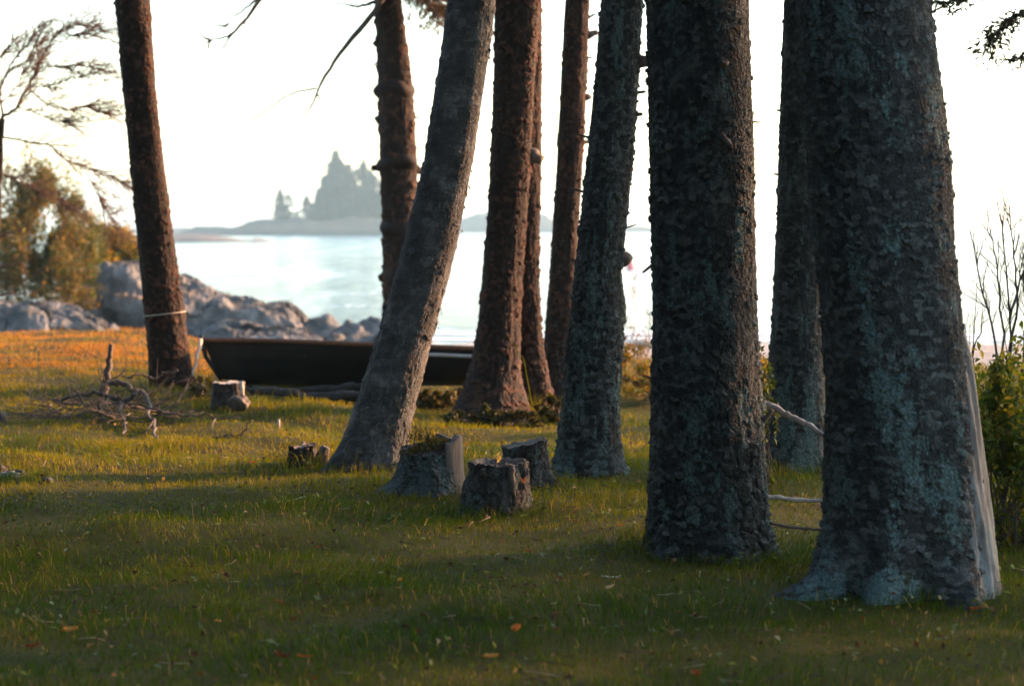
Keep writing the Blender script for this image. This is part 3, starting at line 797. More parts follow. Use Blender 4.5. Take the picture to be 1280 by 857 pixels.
s5, _ = stump(17.6, [(476, 267, 303), (490, 267, 304), (505, 265, 308), (515, 262, 312)], 'squat stump with pale cut rim in front of the boat bow', 205, zt(285, 479, 17.6), jag=.012, n=80, dz=.01, lich=(-.2, .1, .3), cutmat=M['brightstick'])
mb = MB(); tube(mb, [at(302, 478, 17.4) - s5.location, at(303, 490, 17.38) - s5.location, at(303, 500, 17.4) - s5.location], [.022, .018, .014], 6)
mb.build('pale_splinter', M['brightstick'], s5)
# scraps by stumps
def stone(name, px, py, D, size, label, cat, mat, seed, group=None, sink=.3, free=False):
    p = at(px, py, D)
    z = G(p.x, D) if not free else p.z
    rng = np.random.default_rng(seed)
    bm_n, bm_m = 40, 26
    t = np.arange(bm_n) * 2 * PI / bm_n; u = np.linspace(0, PI, bm_m)
    T, U = np.meshgrid(t, u)
    d = np.stack([np.sin(U) * np.cos(T), np.sin(U) * np.sin(T), np.cos(U)], -1)
    r = 1 + .28 * fbm(d[..., 0] * 1.2 + seed, d[..., 1] * 1.2, d[..., 2] * 1.2, 4, seed)
    for k in range(9):
        nrm = rng.normal(0, 1, 3); nrm /= np.linalg.norm(nrm); lim = rng.uniform(.6, .85)
        dp = d @ nrm; r = np.where(dp * r > lim, lim / np.maximum(dp, .01), r)
    r = r + .03 * fbm(d[..., 0] * 7, d[..., 1] * 7, d[..., 2] * 7, 3, seed + 1)
    V = d * r[..., None] * np.array(size)
    mb = MB(); mb.add(V, grid_faces(bm_m, bm_n, True)[:, ::-1])
    o = mb.build(name, mat, None)
    o.location = (p.x, D, z + size[2] * (1 - 2 * sink) * .8)
    return tag(o, label, cat, group)
M['char'] = plain_mat('charred_wood', (.012, .011, .011), (.06, .055, .05), 14, .8, .01)
stone('wood_block', 300, 505, 17.3, (.10, .09, .085), 'round grey log end beside the squat stump by the bow', 'log', M['cut'], 5)

# ------------------------------------------------------------------ boat
def boat():
    D = 19.5
    pb = at(253, 430, D); ps = at(640, 450, D)
    Lb = ps.x - pb.x
    zg = G(pb.x + Lb / 2, D)
    root = thing('rowing_boat', (pb.x, D, zg + .035), 'black hulled wooden rowing boat with brown gunwale pulled up on the grass', 'boat')
    root.rotation_euler.x = -.075
    ns, nr = 48, 15
    s = np.linspace(0, 1, ns)
    half = .62 * np.sin(np.clip(s * 1.02, 0, 1) ** .62 * PI * .66) / math.sin(PI * .66 * 1) * .92
    half = .50 * (1 - (1 - np.clip(s / .62, 0, 1)) ** 2.1) * (1 - .16 * sstep(.6, 1, s))
    half[0] = .012
    top = np.interp(s, [0, .25, .5, .75, 1], [pb.z - zg, at(350, 435.5, D - .4).z - zg + .0, at(440, 440.5, D - .5).z - zg, at(540, 444.5, D - .55).z - zg, at(630, 448, D - .5).z - zg])
    kel = -.03 + .06 * sstep(.16, 0, s) + .03 * sstep(.85, 1, s)
    def section(off=0.0, o2=0.0):
        V = []
        for i in range(ns):
            row = []
            for k in range(-nr, nr + 1):
                a = abs(k) / nr
                w = half[i] * (math.sin(a * PI / 2) ** .75) - off * (1 if a > .1 else 0)
                w = w + (.009 * ((abs(k) % 3) / 2.0) if 1 < abs(k) < nr - 1 and off == 0 else 0) * min(1, half[i] / .2)
                w = max(w, .001 * a)
                z = kel[i] + off + (top[i] - kel[i] - off) * (1 - math.cos(a * PI / 2)) ** .85
                rake = .16 * (1 - (z / max(top[i], .01))) * sstep(.14, 0, s[i])
                row.append((s[i] * Lb + rake + off * (1 if i == 0 else 0), math.copysign(w, k), z))
            V.append(row)
        return np.array(V)
    mb = MB()
    A = section(); B = section(.018)
    mb.add(A, grid_faces(ns, 2 * nr + 1)[:, ::-1]); mb.add(B, grid_faces(ns, 2 * nr + 1))
    # transom
    E = A[-1]; c = E.mean(0); c[2] = top[-1]
    k = np.arange(2 * nr); mb.add(np.vstack([E, [c]]), None, np.stack([k, k + 1, np.full(2 * nr, 2 * nr + 1)], 1))
    mb.build('hull', M['hull'], root)
    # gunwales each side
    for sg in (-1, 1):
        mb = MB()
        e = A[:, 0 if sg < 0 else -1].copy()
        prof = np.array([(-.028, -.025), (.022, -.025), (.022, .012), (-.028, .012)])
        V = np.stack([np.stack([e[:, 0], e[:, 1] + sg * -p[0] * 1.0, e[:, 2] + p[1] + .012], -1) for p in prof], 1)
        mb.add(V, grid_faces(ns, 4, True)); mb.build('gunwale', M['gun'], root, smooth=False)
    # pale rubbing strake near stern
    mb = MB()
    i0 = int(ns * .68); V = []
    for i in range(i0, ns):
        ex = A[i][:, :]
        kk = 0
        t0 = top[i] - .050; t1 = top[i] - .082
        ys_ = lambda zz_: -np.interp(zz_, ex[nr:, 2], ex[nr:, 1])
        V.append([(s[i] * Lb, ys_(t0) - .004, t0), (s[i] * Lb, ys_(t0) - .014, t0 - .004), (s[i] * Lb, ys_(t1) - .014, t1 + .004), (s[i] * Lb, ys_(t1) - .004, t1)])
    mb.add(np.array(V), grid_faces(len(V), 4)[:, ::-1]); mb.build('stripe', M['white'], root, smooth=False)
    # stem post, thwarts
    mb = MB(); tube(mb, [(.17, 0, .02), (.09, 0, .14), (.03, 0, top[0] * .6), (-.012, 0, top[0]), (-.02, 0, top[0] + .045)], [.018, .02, .022, .022, .02], 8)
    mb.build('stem_post', M['hull'], root)
    for q in (.38, .62, .86):
        i = int(q * (ns - 1)); w = half[i] * .93; z = top[i] - .13
        mb = MB(); x0 = q * Lb - .11; x1 = x0 + .22
        V = [(a, b, c2) for a in (x0, x1) for b in (-w, w) for c2 in (z, z + .022)]
        mb.add(V, [(0, 1, 3, 2), (4, 6, 7, 5), (0, 4, 5, 1), (2, 3, 7, 6), (0, 2, 6, 4), (1, 5, 7, 3)]); mb.build('seat', M['gun'], root, smooth=False)
    return root, Lb, top, zg
rboat, Lb, btop, zg = boat()
# oar lying across the stern
mb = MB()
a = at(563, 434, 19.9); b = at(606, 447, 19.2)
tube(mb, [a, a * .6 + b * .4, b], [.014, .016, .017], 8)
o = mb.build('shaft', M['metal'], None)
oar = thing('oar', (0, 0, 0), 'silver oar shaft with black grip resting across the stern of the boat', 'oar')
oar.location = tuple(a); o.parent = oar; o.location = tuple(-a)
mb = MB(); dv = (b - a).normalized(); tube(mb, [Vector((-.05, 0, .003)), Vector((0, 0, 0)), dv * .10], .021, 8); mb.build('grip', M['hull'], oar)
mb = MB(); e = b - a; tube(mb, [e, e + dv * .1, e + dv * .45], [.02, .05, .06], 8); ob = mb.build('blade', M['metal'], oar)
# pale stick at bow
mb = MB(); a = at(251, 424, 19.3); b = at(241, 456, 19.0); b.z = min(b.z, at(238, 470, 19.0).z)
tube(mb, smoothpath([b, a * .5 + b * .5, a], 4, .006), [.010, .019], 7, wob=.1)
tag(mb.build('driftwood_stick', M['brightstick'], None), 'pale bleached stick leaning up against the bow of the boat', 'stick')

# logs on the ground in front of the boat
def log(pts, D, r, mat, label, name='log', jit=.01, group=None, wob=.15, lift=0.0, extra=None, cat=None, n=10):
    P = []
    for i, (a, b) in enumerate(pts):
        d = D[i] if isinstance(D, (list, tuple)) else D
        p = at(a, b, d); P.append(Vector((p.x, p.y, max(p.z, G(p.x, p.y) + (r[0] if isinstance(r, (list, tuple)) else r) * .3) + lift)))
    mb = MB(); S = smoothpath(P, 5, jit)
    rr = np.linspace(r[0], r[1], len(S)) if isinstance(r, (list, tuple)) else r
    tube(mb, S, rr, n, wob=wob)
    for e in (extra or []):
        pp = [at(x, y, e[2]) for x, y in e[0]]
        pp = [Vector((p.x, p.y, max(p.z, G(p.x, p.y) + .004))) for p in pp]
        k0 = int(np.argmin([np.hypot(q[0] - pp[0].x, q[2] - pp[0].z) for q in S])); pp[0] = Vector(S[k0])
        tube(mb, smoothpath(pp, 3, jit * .5), np.linspace(e[1], e[1] * .4, 3 * (len(pp) - 1) + 1), 5)
    o = mb.build(name, mat, None, origin=tuple(P[0])); o.location = tuple(P[0])
    return tag(o, label, cat or name.split('_')[-1], group)
log([(300, 491), (340, 489), (390, 488), (440, 484), (478, 480)], 18.75, (.025, .04), M['char'], 'long grey log lying along the keel of the boat', 'log', .01)
log([(318, 497), (380, 499), (440, 497), (490, 494)], 18.45, (.05, .045), M['char'], 'rotten dark log on the ground in front of the boat', 'log', .015)
stone('stone', 441, 490, 18.8, (.045, .04, .045), 'small pale stone on the dark log by the boat', 'stone', M['brightstick'], 8, free=True)
mb = MB(); p = at(348, 523, 16.2); p.z = G(p.x, p.y); tube(mb, [p, p + Vector((.002, 0, .04)), p + Vector((.004, .0, .075))], [.012, .011, .007], 7)
tag(mb.build('wooden_peg', M['brightstick'], None), 'short white peg standing in the grass in front of the boat', 'peg')
log([(676, 433), (720, 434), (770, 433), (812, 430), (850, 428)], 27, .045, M['brightstick'], 'pinkish driftwood log on the beach behind the lichened spruce', 'driftwood_log', .02, cat='driftwood')

# branches between G and I
log([(945, 500), (962, 507), (985, 518), (1008, 530), (1034, 546)], [10.35, 10.3, 10.2, 10.1, 9.9], (.019, .010), M['paletwig'], 'silvery bare branch slanting down beside the sharp spruce', 'fallen_branch', .003, 'fallen branches between the two nearest trunks', cat='branch')
log([(950, 620), (975, 622), (1005, 625), (1036, 626)], 10.9, (.013, .010), M['paletwig'], 'straight lichened branch lying level between the two nearest trunks', 'fallen_branch', .002, 'fallen branches between the two nearest trunks', cat='branch')
log([(936, 640), (955, 650), (975, 656), (1005, 660), (1038, 662)], 9.9, (.008, .006), M['twig'], 'thin curved brown branch, lowest of those between the two nearest trunks', 'fallen_branch', .002, 'fallen branches between the two nearest trunks', cat='branch')

# branch pile at left -------------------------------------------------------------
D0 = 17.0
log([(128, 495), (132, 478), (136, 455), (139, 430)], 17.3, (.040, .017), M['twig'], 'upright weathered root snag at the top of the branch pile', 'root_snag', .004, cat='snag', extra=[([(132, 480), (128, 465), (126, 455)], .008, 17.2), ([(134, 478), (148, 470), (158, 458), (156, 452)], .008, 17.25)])
log([(135, 480), (150, 478), (165, 486), (180, 492), (188, 512), (192, 535), (196, 558)], [17.2, 17.1, 17.0, 16.9, 16.3, 15.6, 15.0], (.022, .010), M['twig'], 'thick crooked branch arching down from the pile towards the grass', 'dead_branch', .012, 'dead branches in the pile by the left trunk', lift=0, cat='branch',
    extra=[([(188, 512), (205, 516), (218, 522)], .008, 16.3), ([(190, 530), (182, 540), (178, 548)], .007, 15.6)])
log([(66, 502), (90, 495), (115, 490), (135, 494), (155, 500), (172, 492)], 16.6, (.010, .024), M['twig'], 'long low branch reaching left out of the pile', 'dead_branch', .01, 'dead branches in the pile by the left trunk', cat='branch', extra=[([(100, 493), (92, 486), (82, 484)], .006, 16.6), ([(126, 500), (124, 515), (122, 530)], .008, 16.2)])
log([(160, 472), (175, 468), (190, 474), (200, 468), (210, 466), (222, 462)], 17.2, (.010, .006), M['twig'], 'thin forked twig rising from the pile against the left trunk', 'dead_branch', .008, 'dead branches in the pile by the left trunk', cat='branch', extra=[([(145, 478), (150, 468), (160, 462), (158, 456)], .007, 17.3)])
log([(150, 502), (152, 520), (158, 530), (154, 548)], [16.6, 16.2, 15.9, 15.4], (.014, .007), M['twig'], 'short bent branch hanging off the front of the pile', 'dead_branch', .008, 'dead branches in the pile by the left trunk', cat='branch')
log([(180, 508), (220, 518), (255, 520), (300, 522)], 16.0, (.009, .005), M['twig'], 'long straight twig lying right of the pile in the grass', 'dead_branch', .01, 'dead branches in the pile by the left trunk', cat='branch', extra=[([(262, 521), (265, 535), (262, 546)], .006, 15.7)])
log([(225, 550), (255, 548), (280, 546), (296, 552), (302, 540), (316, 524)], 15.4, (.008, .006), M['twig'], 'curled twig standing in the grass below the squat bow stump', 'dead_branch', .008, 'dead branches in the pile by the left trunk', cat='branch', extra=[([(292, 548), (288, 540), (292, 534)], .006, 15.4), ([(280, 546), (300, 545), (312, 552)], .005, 15.3)])
tw = MB()
for i in range(90):
    px = RNG.uniform(60, 225); D = RNG.uniform(16, 17.3); p = at(px, 500, D); p.z = G(p.x, p.y) + RNG.uniform(.01, .10)
    twigs(tw, p, (RNG.normal(), RNG.normal() * .4, RNG.uniform(-.1, .35)), RNG.uniform(.2, .5), .006, 1, .8, 0, 3)
tag(tw.build('brushwood', M['twig']), 'tangle of fine dead twigs filling the branch pile', kind='stuff')
# debris at left edge
log([(-25, 612), (-5, 608), (12, 606), (26, 612)], 12.6, (.03, .018), M['paletwig'], 'grey bleached wood piece at the left edge beside the charred chunk', 'wood_piece', .006, cat='wood')
o = stone('charred_chunk', 21, 604, 12.7, (.075, .06, .035), 'black charred wood chunk with pale top edge near the left edge', 'wood', M['char'], 15)
log([(-20, 575), (-2, 585), (8, 598), (14, 606)], 12.8, (.035, .02), M['char'], 'dark charred branch end entering at the left edge', 'charred_branch', .006, cat='branch')
stone('stone', 61, 617, 12.3, (.04, .035, .022), 'small grey stone right of the charred chunk', 'stone', M['rock'], 17)
stone('wood_chunk', 0, 525, 16.2, (.06, .06, .08), 'dark reddish wood lump in the grass at the far left edge', 'wood', M['char'], 18)

# small twigs in the foreground
log([(285, 741), (310, 739), (345, 739), (358, 731), (378, 722), (398, 717)], 9.15, (.004, .003), M['twig'], 'dark forked twig in the foreground grass left of centre', 'fallen_twig', .002, 'fallen twigs in the near grass', cat='twig', n=6, extra=[([(345, 739), (370, 738), (390, 742)], .003, 9.1), ([(358, 733), (366, 726), (384, 730)], .003, 9.15), ([(366, 735), (378, 744)], .0025, 9.1)])
log([(255, 702), (275, 692), (288, 684), (296, 672), (299, 662)], 10.1, (.0035, .0025), M['twig'], 'thin upcurved dark twig left of the foreground centre', 'fallen_twig', .002, 'fallen twigs in the near grass', cat='twig', n=6, extra=[([(288, 684), (304, 688), (318, 700)], .002, 10.1), ([(296, 676), (308, 672), (322, 668)], .002, 10.1), ([(286, 688), (296, 698), (306, 704)], .002, 10.0)])
log([(336, 640), (350, 634), (362, 628), (382, 620)], 11.6, (.0035, .003), M['brightstick'], 'pale dry stalk with a frayed end lying in mid grass', 'dry_stalk', .001, cat='stalk', n=6, extra=[([(343, 638), (334, 642), (330, 648)], .002, 11.6), ([(343, 638), (342, 646), (338, 650)], .002, 11.55), ([(344, 637), (350, 644), (352, 650)], .002, 11.55)])
log([(752, 738), (760, 734), (766, 728), (772, 720), (776, 718)], 9.2, (.004, .002), M['brightstick'], 'curved pale stalk above the pale fallen leaf at lower centre', 'dry_stalk', .001, cat='stalk', n=6)
log([(430, 598), (422, 604), (410, 607)], 12.4, (.003, .002), M['char'], 'tiny black twig in the grass below the leaning birch', 'fallen_twig', .001, 'fallen twigs in the near grass', cat='twig', n=5)

# ------------------------------------------------------------------ rocks
def ledge(name, D, prof, depth, label, seed, zb=-1.1, nx=260, ny=110, group='rocks along the shore'):
    """rock outcrop: top outline (px, py) over its length, rounded front and back"""
    px = np.array([p[0] for p in prof], float); tops = np.array([at(p[0], p[1], D).z for p in prof]); xw = np.array([at(p[0], p[1], D).x for p in prof])
    x = np.linspace(xw[0], xw[-1], nx); h = np.interp(x, xw, tops) - zb
    v = np.linspace(-1, 1, ny)
    Xg, Vg = np.meshgrid(x, v)
    dome = (1 - np.abs(Vg) ** 3.2) ** .8
    e = np.sin(np.clip((Xg - x[0]) / (x[-1] - x[0]), 0, 1) * PI) ** .25
    f = fbm(Xg * .8 + seed, Vg * depth * .7, 0, 5, seed); c1, c2, cid, du, dv = cells(Xg * .9 + .4 * f + seed, Vg * depth * .8 + 40, 9999, seed)
    Z = zb + h[None, :] * dome * (e * .3 + .7) * (1 + .05 * f) + (.18 * (cid - .5) + .16 * (du + dv) * (cid - .4) - .22 * sstep(.18, 0, c2 - c1)) * dome * .55
    Yg = D + Vg * depth * .5 * (.75 + .25 * e) + .18 * fbm(Xg * 1.1, Vg * 3, 0, 4, seed + 1) + .3 * (cid - .5)
    Z = Z + .06 * fbm(Xg * 3, Vg * depth * 3, 0, 5, seed + 2, .65) * (np.abs(Vg) < .97)
    k1, k2, kid, ka, kb = cells(Xg * 2.3 + .5 * f, Vg * depth * 1.8 + 90, 9999, seed + 7)
    Z = Z + (.05 * (kid - .5) - .06 * sstep(.10, 0, k2 - k1) + .06 * (ka - kb) * (kid - .5)) * dome
    Z = np.where((np.abs(Vg) > .99), zb - .3, Z)
    cx = float(x.mean())
    mb = MB(); mb.add(np.stack([Xg - cx, Yg - D, Z - zb], -1), grid_faces(ny, nx))
    o = mb.build(name, M['rock'], None); o.location = (cx, D, zb)
    return tag(o, label, 'rock', group)
ledge('rock_outcrop', 42, [(98, 400), (106, 350), (114, 330), (130, 324), (170, 328), (200, 336), (225, 346), (250, 352), (262, 380), (270, 430)], 3.4, 'tall pale grey boulder with an orange stain above the shore at left', 31)
ledge('rock_outcrop', 40.6, [(205, 400), (222, 358), (240, 353), (270, 362), (300, 372), (335, 378), (362, 382), (380, 392), (392, 410), (398, 432)], 3.2, 'long grey rock ledge sloping down to the water right of the tall boulder', 32)
ledge('rock_outcrop', 37.5, [(-60, 372), (-10, 372), (20, 376), (50, 378), (70, 384), (100, 392), (130, 398), (150, 412), (165, 430)], 2.4, 'low dark rock shelf behind the grass at the left edge', 33, -.9)
ledge('rock_outcrop', 38.2, [(225, 425), (250, 410), (280, 402), (310, 404), (340, 408), (370, 414), (395, 420), (420, 436)], 1.8, 'dark bluish lower rock shelf under the long ledge', 34, -1.0)
for i, (px, py, D, sz, lb) in enumerate([(140, 408, 35.5, (.42, .35, .30), 'pale rounded boulder at the foot of the tall boulder'), (78, 388, 36.2, (.6, .4, .35), 'pinkish boulder on the low shelf by the left edge'),
        (38, 392, 35.8, (.45, .35, .28), 'small grey boulder on the low shelf nearest the left edge'), (438, 425, 39.5, (.42, .4, .34), 'dark pointed boulder beside the beach left of the birch'), (466, 412, 42.5, (.5, .45, .45), 'dark boulder right behind the pointed one on the beach'),
        (418, 433, 38.2, (.28, .28, .2), 'small boulder where the long ledge meets the beach'), (402, 420, 40.6, (.55, .4, .40), 'dark boulder at the tip of the long ledge'), (452, 436, 38, (.42, .3, .20), 'low wet boulder in front of the pointed one'), (484, 436, 38, (.35, .3, .22), 'low dark boulder half hidden by the birch'), (180, 420, 34.6, (.4, .3, .22), 'flat grey boulder just left of the roped trunk'), (110, 412, 34.8, (.3, .25, .16), 'small flat boulder in front of the low shelf')]):
    stone('boulder', px, py, D, sz, lb, 'boulder', M['rock'], 60 + i, 'boulders along the shore', sink=.35)
    o = bpy.data.objects[-1] if False else None

# ------------------------------------------------------------------ shrubs
def shrub(name, base, R, n, leaf, cols, label, cat='shrub', group=None, p=None, nst=14, clump=26, stemr=.012, lean=(0, 0), mat=None, p_up=.4, hollow=.35, stemcol=(.05, .035, .025)):
    root = thing(name, base, label, cat, group)
    st = MB(); cl = []
    for i in range(clump):
        d = RNG.normal(0, 1, 3); d[2] = abs(d[2]) * 1.1; d /= np.linalg.norm(d)
        q = RNG.uniform(hollow, 1) ** .6
        cl.append(np.array([d[0] * R[0], d[1] * R[1], d[2] * R[2]]) * q + np.array([lean[0] * d[2], lean[1] * d[2], 0]))
    cl = np.array(cl)
    for i in range(min(nst, clump)):
        p0 = np.array([RNG.normal(0, R[0] * .12), RNG.normal(0, R[1] * .12), -.03]); P = smoothpath([p0, p0 * .5 + cl[i] * .5 * np.array([.7, .7, 1]), cl[i]], 4, .015)
        tube(st, P, [stemr, stemr * .3], 5)
    st.build('stem', M['twig'], root)
    lf = MB(); k = RNG.integers(0, clump, n); s = RNG.uniform(.12, .30, (clump, 1))[k] * np.array(R) * .9
    C = cl[k] + rnd_dirs(n) * (RNG.random((n, 1)) ** .5) * s
    C[:, 2] = np.maximum(C[:, 2], .01)
    tone = RNG.uniform(.65, 1.4, (clump, 1))[k]
    dr = rnd_dirs(n) + np.array([0, 0, p_up])
    leaves(lf, C, dr, rnd_dirs(n) + np.array([0, 0, .8]), RNG.uniform(.6, 1.25, n) * leaf, RNG.uniform(.6, 1.2, n) * leaf * (.5 if leaf < .06 else .4), pick(cols, n, .2, p) * tone)
    lf.build('foliage', mat or M['leaf'], root, smooth=False)
    return root
GA = 'shrubs along the shore'
def gp(px, D, dz=0.0):
    p = at(px, 450, D); return (p.x, D, G(p.x, D) + dz)
YO = [(.12, .11, .015), (.22, .15, .02), (.30, .16, .02), (.08, .09, .015)]
def onrock(px, py, D): p = at(px, py, D); return (p.x, D, p.z)
shrub('shrub', onrock(118, 340, 42.6), (1.1, .7, 1.05), 9000, .11, YO, 'yellow orange shrub on top of the tall pale boulder', group=GA, nst=12, clump=36)
shrub('shrub', onrock(158, 338, 42.9), (.55, .5, .85), 5000, .10, [(.25, .16, .02), (.34, .17, .02), (.16, .11, .02)], 'small orange shrub at the right end of the boulder top', group=GA, nst=12, clump=24)
shrub('shrub', onrock(78, 372, 40.5), (.75, .7, 1.15), 4500, .11, [(.04, .07, .02), (.06, .09, .02), (.10, .10, .02)], 'dark green shrub left of the tall pale boulder', group=GA, nst=12, clump=36)
shrub('shrub', onrock(20, 385, 39), (1.35, .9, 2.7), 16000, .10, [(.07, .06, .02), (.12, .09, .02), (.05, .065, .02), (.18, .10, .03)], 'tall brownish olive thicket at the far left shore', group=GA, nst=20, clump=70)
shrub('shrub', onrock(50, 350, 40), (1.25, .7, 2.1), 11000, .10, [(.09, .09, .02), (.15, .12, .025), (.05, .08, .02)], 'tall olive bush behind the twiggy dead tree', group=GA, nst=20, clump=46)
# dead twiggy tree at the far left, and its limbs
rT = thing('dead_tree', (at(-6, 500, 24).x, 24.0, G(at(-6, 500, 24).x, 24.0)), 'bare twiggy tree spreading into the upper left corner', 'tree')
mb = MB()
P = smoothpath(pxpath(rT, [(-14, 470), (-10, 400), (-8, 330), (-5, 260), (-2, 210), (0, 175), (3, 148)], 24), 4, .004)
tube(mb, P, np.linspace(.07, .035, len(P)), 8, wob=.08); mb.build('trunk', M['spruce_red'], rT, attrs={'cellr': RNG.random(mb.n), 'lich': np.full(mb.n, -.5)})
mb = MB()
limbs = [([(3, 146), (18, 138), (30, 118), (40, 98), (50, 76), (64, 52), (74, 38)], .022), ([(3, 148), (0, 120), (6, 95), (20, 72), (35, 55), (50, 30)], .016),
         ([(35, 110), (55, 128), (80, 136), (105, 134), (125, 140), (148, 144)], .012), ([(-5, 170), (30, 176), (60, 182), (85, 200), (110, 210), (140, 222), (160, 232)], .014),
         ([(74, 40), (90, 34), (110, 32), (135, 42)], .010), ([(50, 84), (80, 84), (105, 82), (140, 92)], .008), ([(74, 44), (95, 44), (120, 46)], .006),
         ([(40, 108), (65, 108), (95, 96), (118, 90)], .006), ([(20, 132), (45, 142), (70, 150), (95, 152)], .008), ([(-5, 210), (20, 226), (45, 236), (70, 250), (85, 262)], .012),
         ([(108, 214), (120, 240), (132, 262), (145, 286)], .006), ([(-5, 300), (10, 292), (25, 286), (38, 282)], .02), ([(-6, 335), (12, 332), (28, 330), (32, 344)], .018), ([(-6, 368), (15, 367), (38, 366)], .018),
         ([(0, 118), (-6, 80), (10, 60), (18, 40)], .010), ([(0, 130), (20, 110), (28, 90), (40, 66), (58, 42)], .008)]
for pts, r in limbs:
    P = smoothpath(pxpath(rT, pts, 24 + RNG.uniform(-.3, .3)), 4, .008)
    tube(mb, P, np.linspace(r, .004, len(P)), 5, col=(.09, .06, .045))
    if pts[0][1] < 290:
        for _ in range(int(8 + len(P) * 1.6)):
            i = RNG.integers(2, len(P) - 1); d = P[i + 1 if i + 1 < len(P) else i] - P[i - 1]
            d = d / np.linalg.norm(d)
            dd = d * .8 + np.array([RNG.uniform(.1, .6), RNG.normal(0, .5), RNG.normal(.05, .35)])
            twigs(mb, P[i], dd, RNG.uniform(.15, .5), .006, 1, .6, .02, 6, col=(.09, .06, .045))
mb.build('limbs', M['redtwig'], rT)

# right: leafy bush + bare stems
shrub('leafy_shrub', gp(1262, 10.6), (.36, .42, .98), 6500, .050, [(.06, .10, .015), (.10, .14, .018), (.17, .18, .02), (.22, .20, .02)], 'leafy green shrub at the right edge beyond the nearest trunk', group=None, p=[.35, .3, .2, .15], nst=26, clump=60, stemr=.007, hollow=.3)  # leaf colours brightened to yellow green in place of backlight
shrub('leafy_shrub', gp(1385, 10.9), (.5, .5, 1.15), 2600, .05, [(.05, .08, .012), (.07, .10, .015), (.12, .13, .02)], 'taller part of the leafy thicket just outside the right edge', nst=26, clump=60, stemr=.007)
shrub('low_shrub', gp(1238, 11.6), (.30, .3, .30), 1300, .03, [(.03, .045, .012), (.10, .10, .02), (.05, .07, .015)], 'low dark foliage at the foot of the leafy shrub', nst=12, clump=30, stemr=.005)
def bare(name, px, D, spec, label, r=.008, tw=5, seed=0):
    b = gp(px, D); mb = MB()
    for pts in spec:
        P = smoothpath([at(x, y, D) - Vector(b) for x, y in pts], 4, .004)
        tube(mb, P, np.linspace(r, r * .25, len(P)), 5)
        for _ in range(tw):
            i = RNG.integers(len(P) // 3, len(P) - 1); d = P[i] - P[i - 1]
            twigs(mb, P[i], d / np.linalg.norm(d) + np.array([RNG.normal(0, .5), RNG.normal(0, .3), .2]), RNG.uniform(.12, .3), r * .35, 1, .5, .1, 2)
    o = mb.build(name, M['twig'], None); o.location = b
    return tag(o, label, 'bare shrub', 'leafless shrubs against the sea')
bare('bare_shrub', 1258, 14, [[(1258, 560), (1256, 480), (1252, 400), (1248, 350), (1240, 300), (1228, 280)], [(1262, 560), (1262, 470), (1262, 390), (1256, 320), (1250, 270)], [(1262, 440), (1272, 380), (1268, 320), (1262, 258)], [(1250, 560), (1244, 430), (1225, 350), (1212, 282)], [(1262, 400), (1276, 350), (1290, 300)], [(1268, 540), (1282, 420), (1280, 340), (1284, 280)]], 'bare branching shrub rising above the leafy one at the right edge', .011, 14)
bare('bare_shrub', 1222, 12.5, [[(1222, 560), (1221, 480), (1216, 440), (1218, 400), (1222, 345)], [(1220, 560), (1214, 470), (1208, 430), (1204, 395)], [(1216, 445), (1224, 420), (1230, 400)]], 'thin bare stems beside the right side of the nearest trunk', .006, 5)
# small leafy thing between G and H, and behind
shrub('leafy_sapling', gp(958, 12.6), (.075, .15, .78), 420, .045, [(.07, .09, .015), (.12, .12, .02), (.04, .06, .012)], 'small leafy sapling between the sharp spruce and the dark one behind', nst=8, clump=16, stemr=.006)
shrub('shrub', gp(960, 17), (.35, .4, .5), 1800, .05, [(.16, .11, .02), (.10, .09, .015), (.22, .13, .02)], 'yellowish shrub low behind the sharp spruce', group=GA, nst=10, clump=26)
shrub('shrub', gp(780, 20.5), (.45, .5, .42), 2400, .05, [(.12, .09, .02), (.08, .08, .015), (.18, .10, .02)], 'olive brown bush just right of the lichened spruce', group=GA, nst=10, clump=30)
shrub('shrub', gp(818, 19.0), (.35, .5, .32), 1800, .045, [(.20, .14, .02), (.12, .11, .02), (.24, .13, .02)], 'low golden bush behind the left edge of the sharp spruce', group=GA, nst=10, clump=26)
shrub('low_shrub', gp(590, 17.2), (.28, .2, .16), 1100, .045, [(.025, .03, .01), (.05, .05, .015)], 'dark undergrowth at the left foot of the twin spruce', nst=10, clump=20)
shrub('low_shrub', gp(640, 17.2), (.35, .2, .14), 1100, .045, [(.025, .03, .01), (.05, .04, .015)], 'dark undergrowth in front of the twin spruce', nst=10, clump=20)
shrub('low_shrub', gp(700, 17.6), (.25, .25, .22), 900, .05, [(.03, .035, .01), (.08, .07, .015), (.28, .12, .02)], 'undergrowth with a few orange leaves at the foot of the slim spruce', p=[.5, .42, .08], nst=10, clump=18)
shrub('low_shrub', gp(575, 18.9), (.35, .25, .13), 900, .045, [(.025, .03, .01), (.05, .045, .012)], 'dark weeds between the stern of the boat and the twin spruce', nst=8, clump=18)
shrub('low_shrub', gp(552, 18.6), (.25, .25, .16), 700, .05, [(.04, .04, .012), (.12, .09, .02)], 'weedy tuft below the white stripe of the boat', nst=10, clump=18)
shrub('low_shrub', gp(252, 18.2), (.14, .15, .16), 500, .04, [(.04, .05, .012), (.08, .08, .015)], 'small green tuft between the roped trunk and the squat stump', nst=8, clump=12)
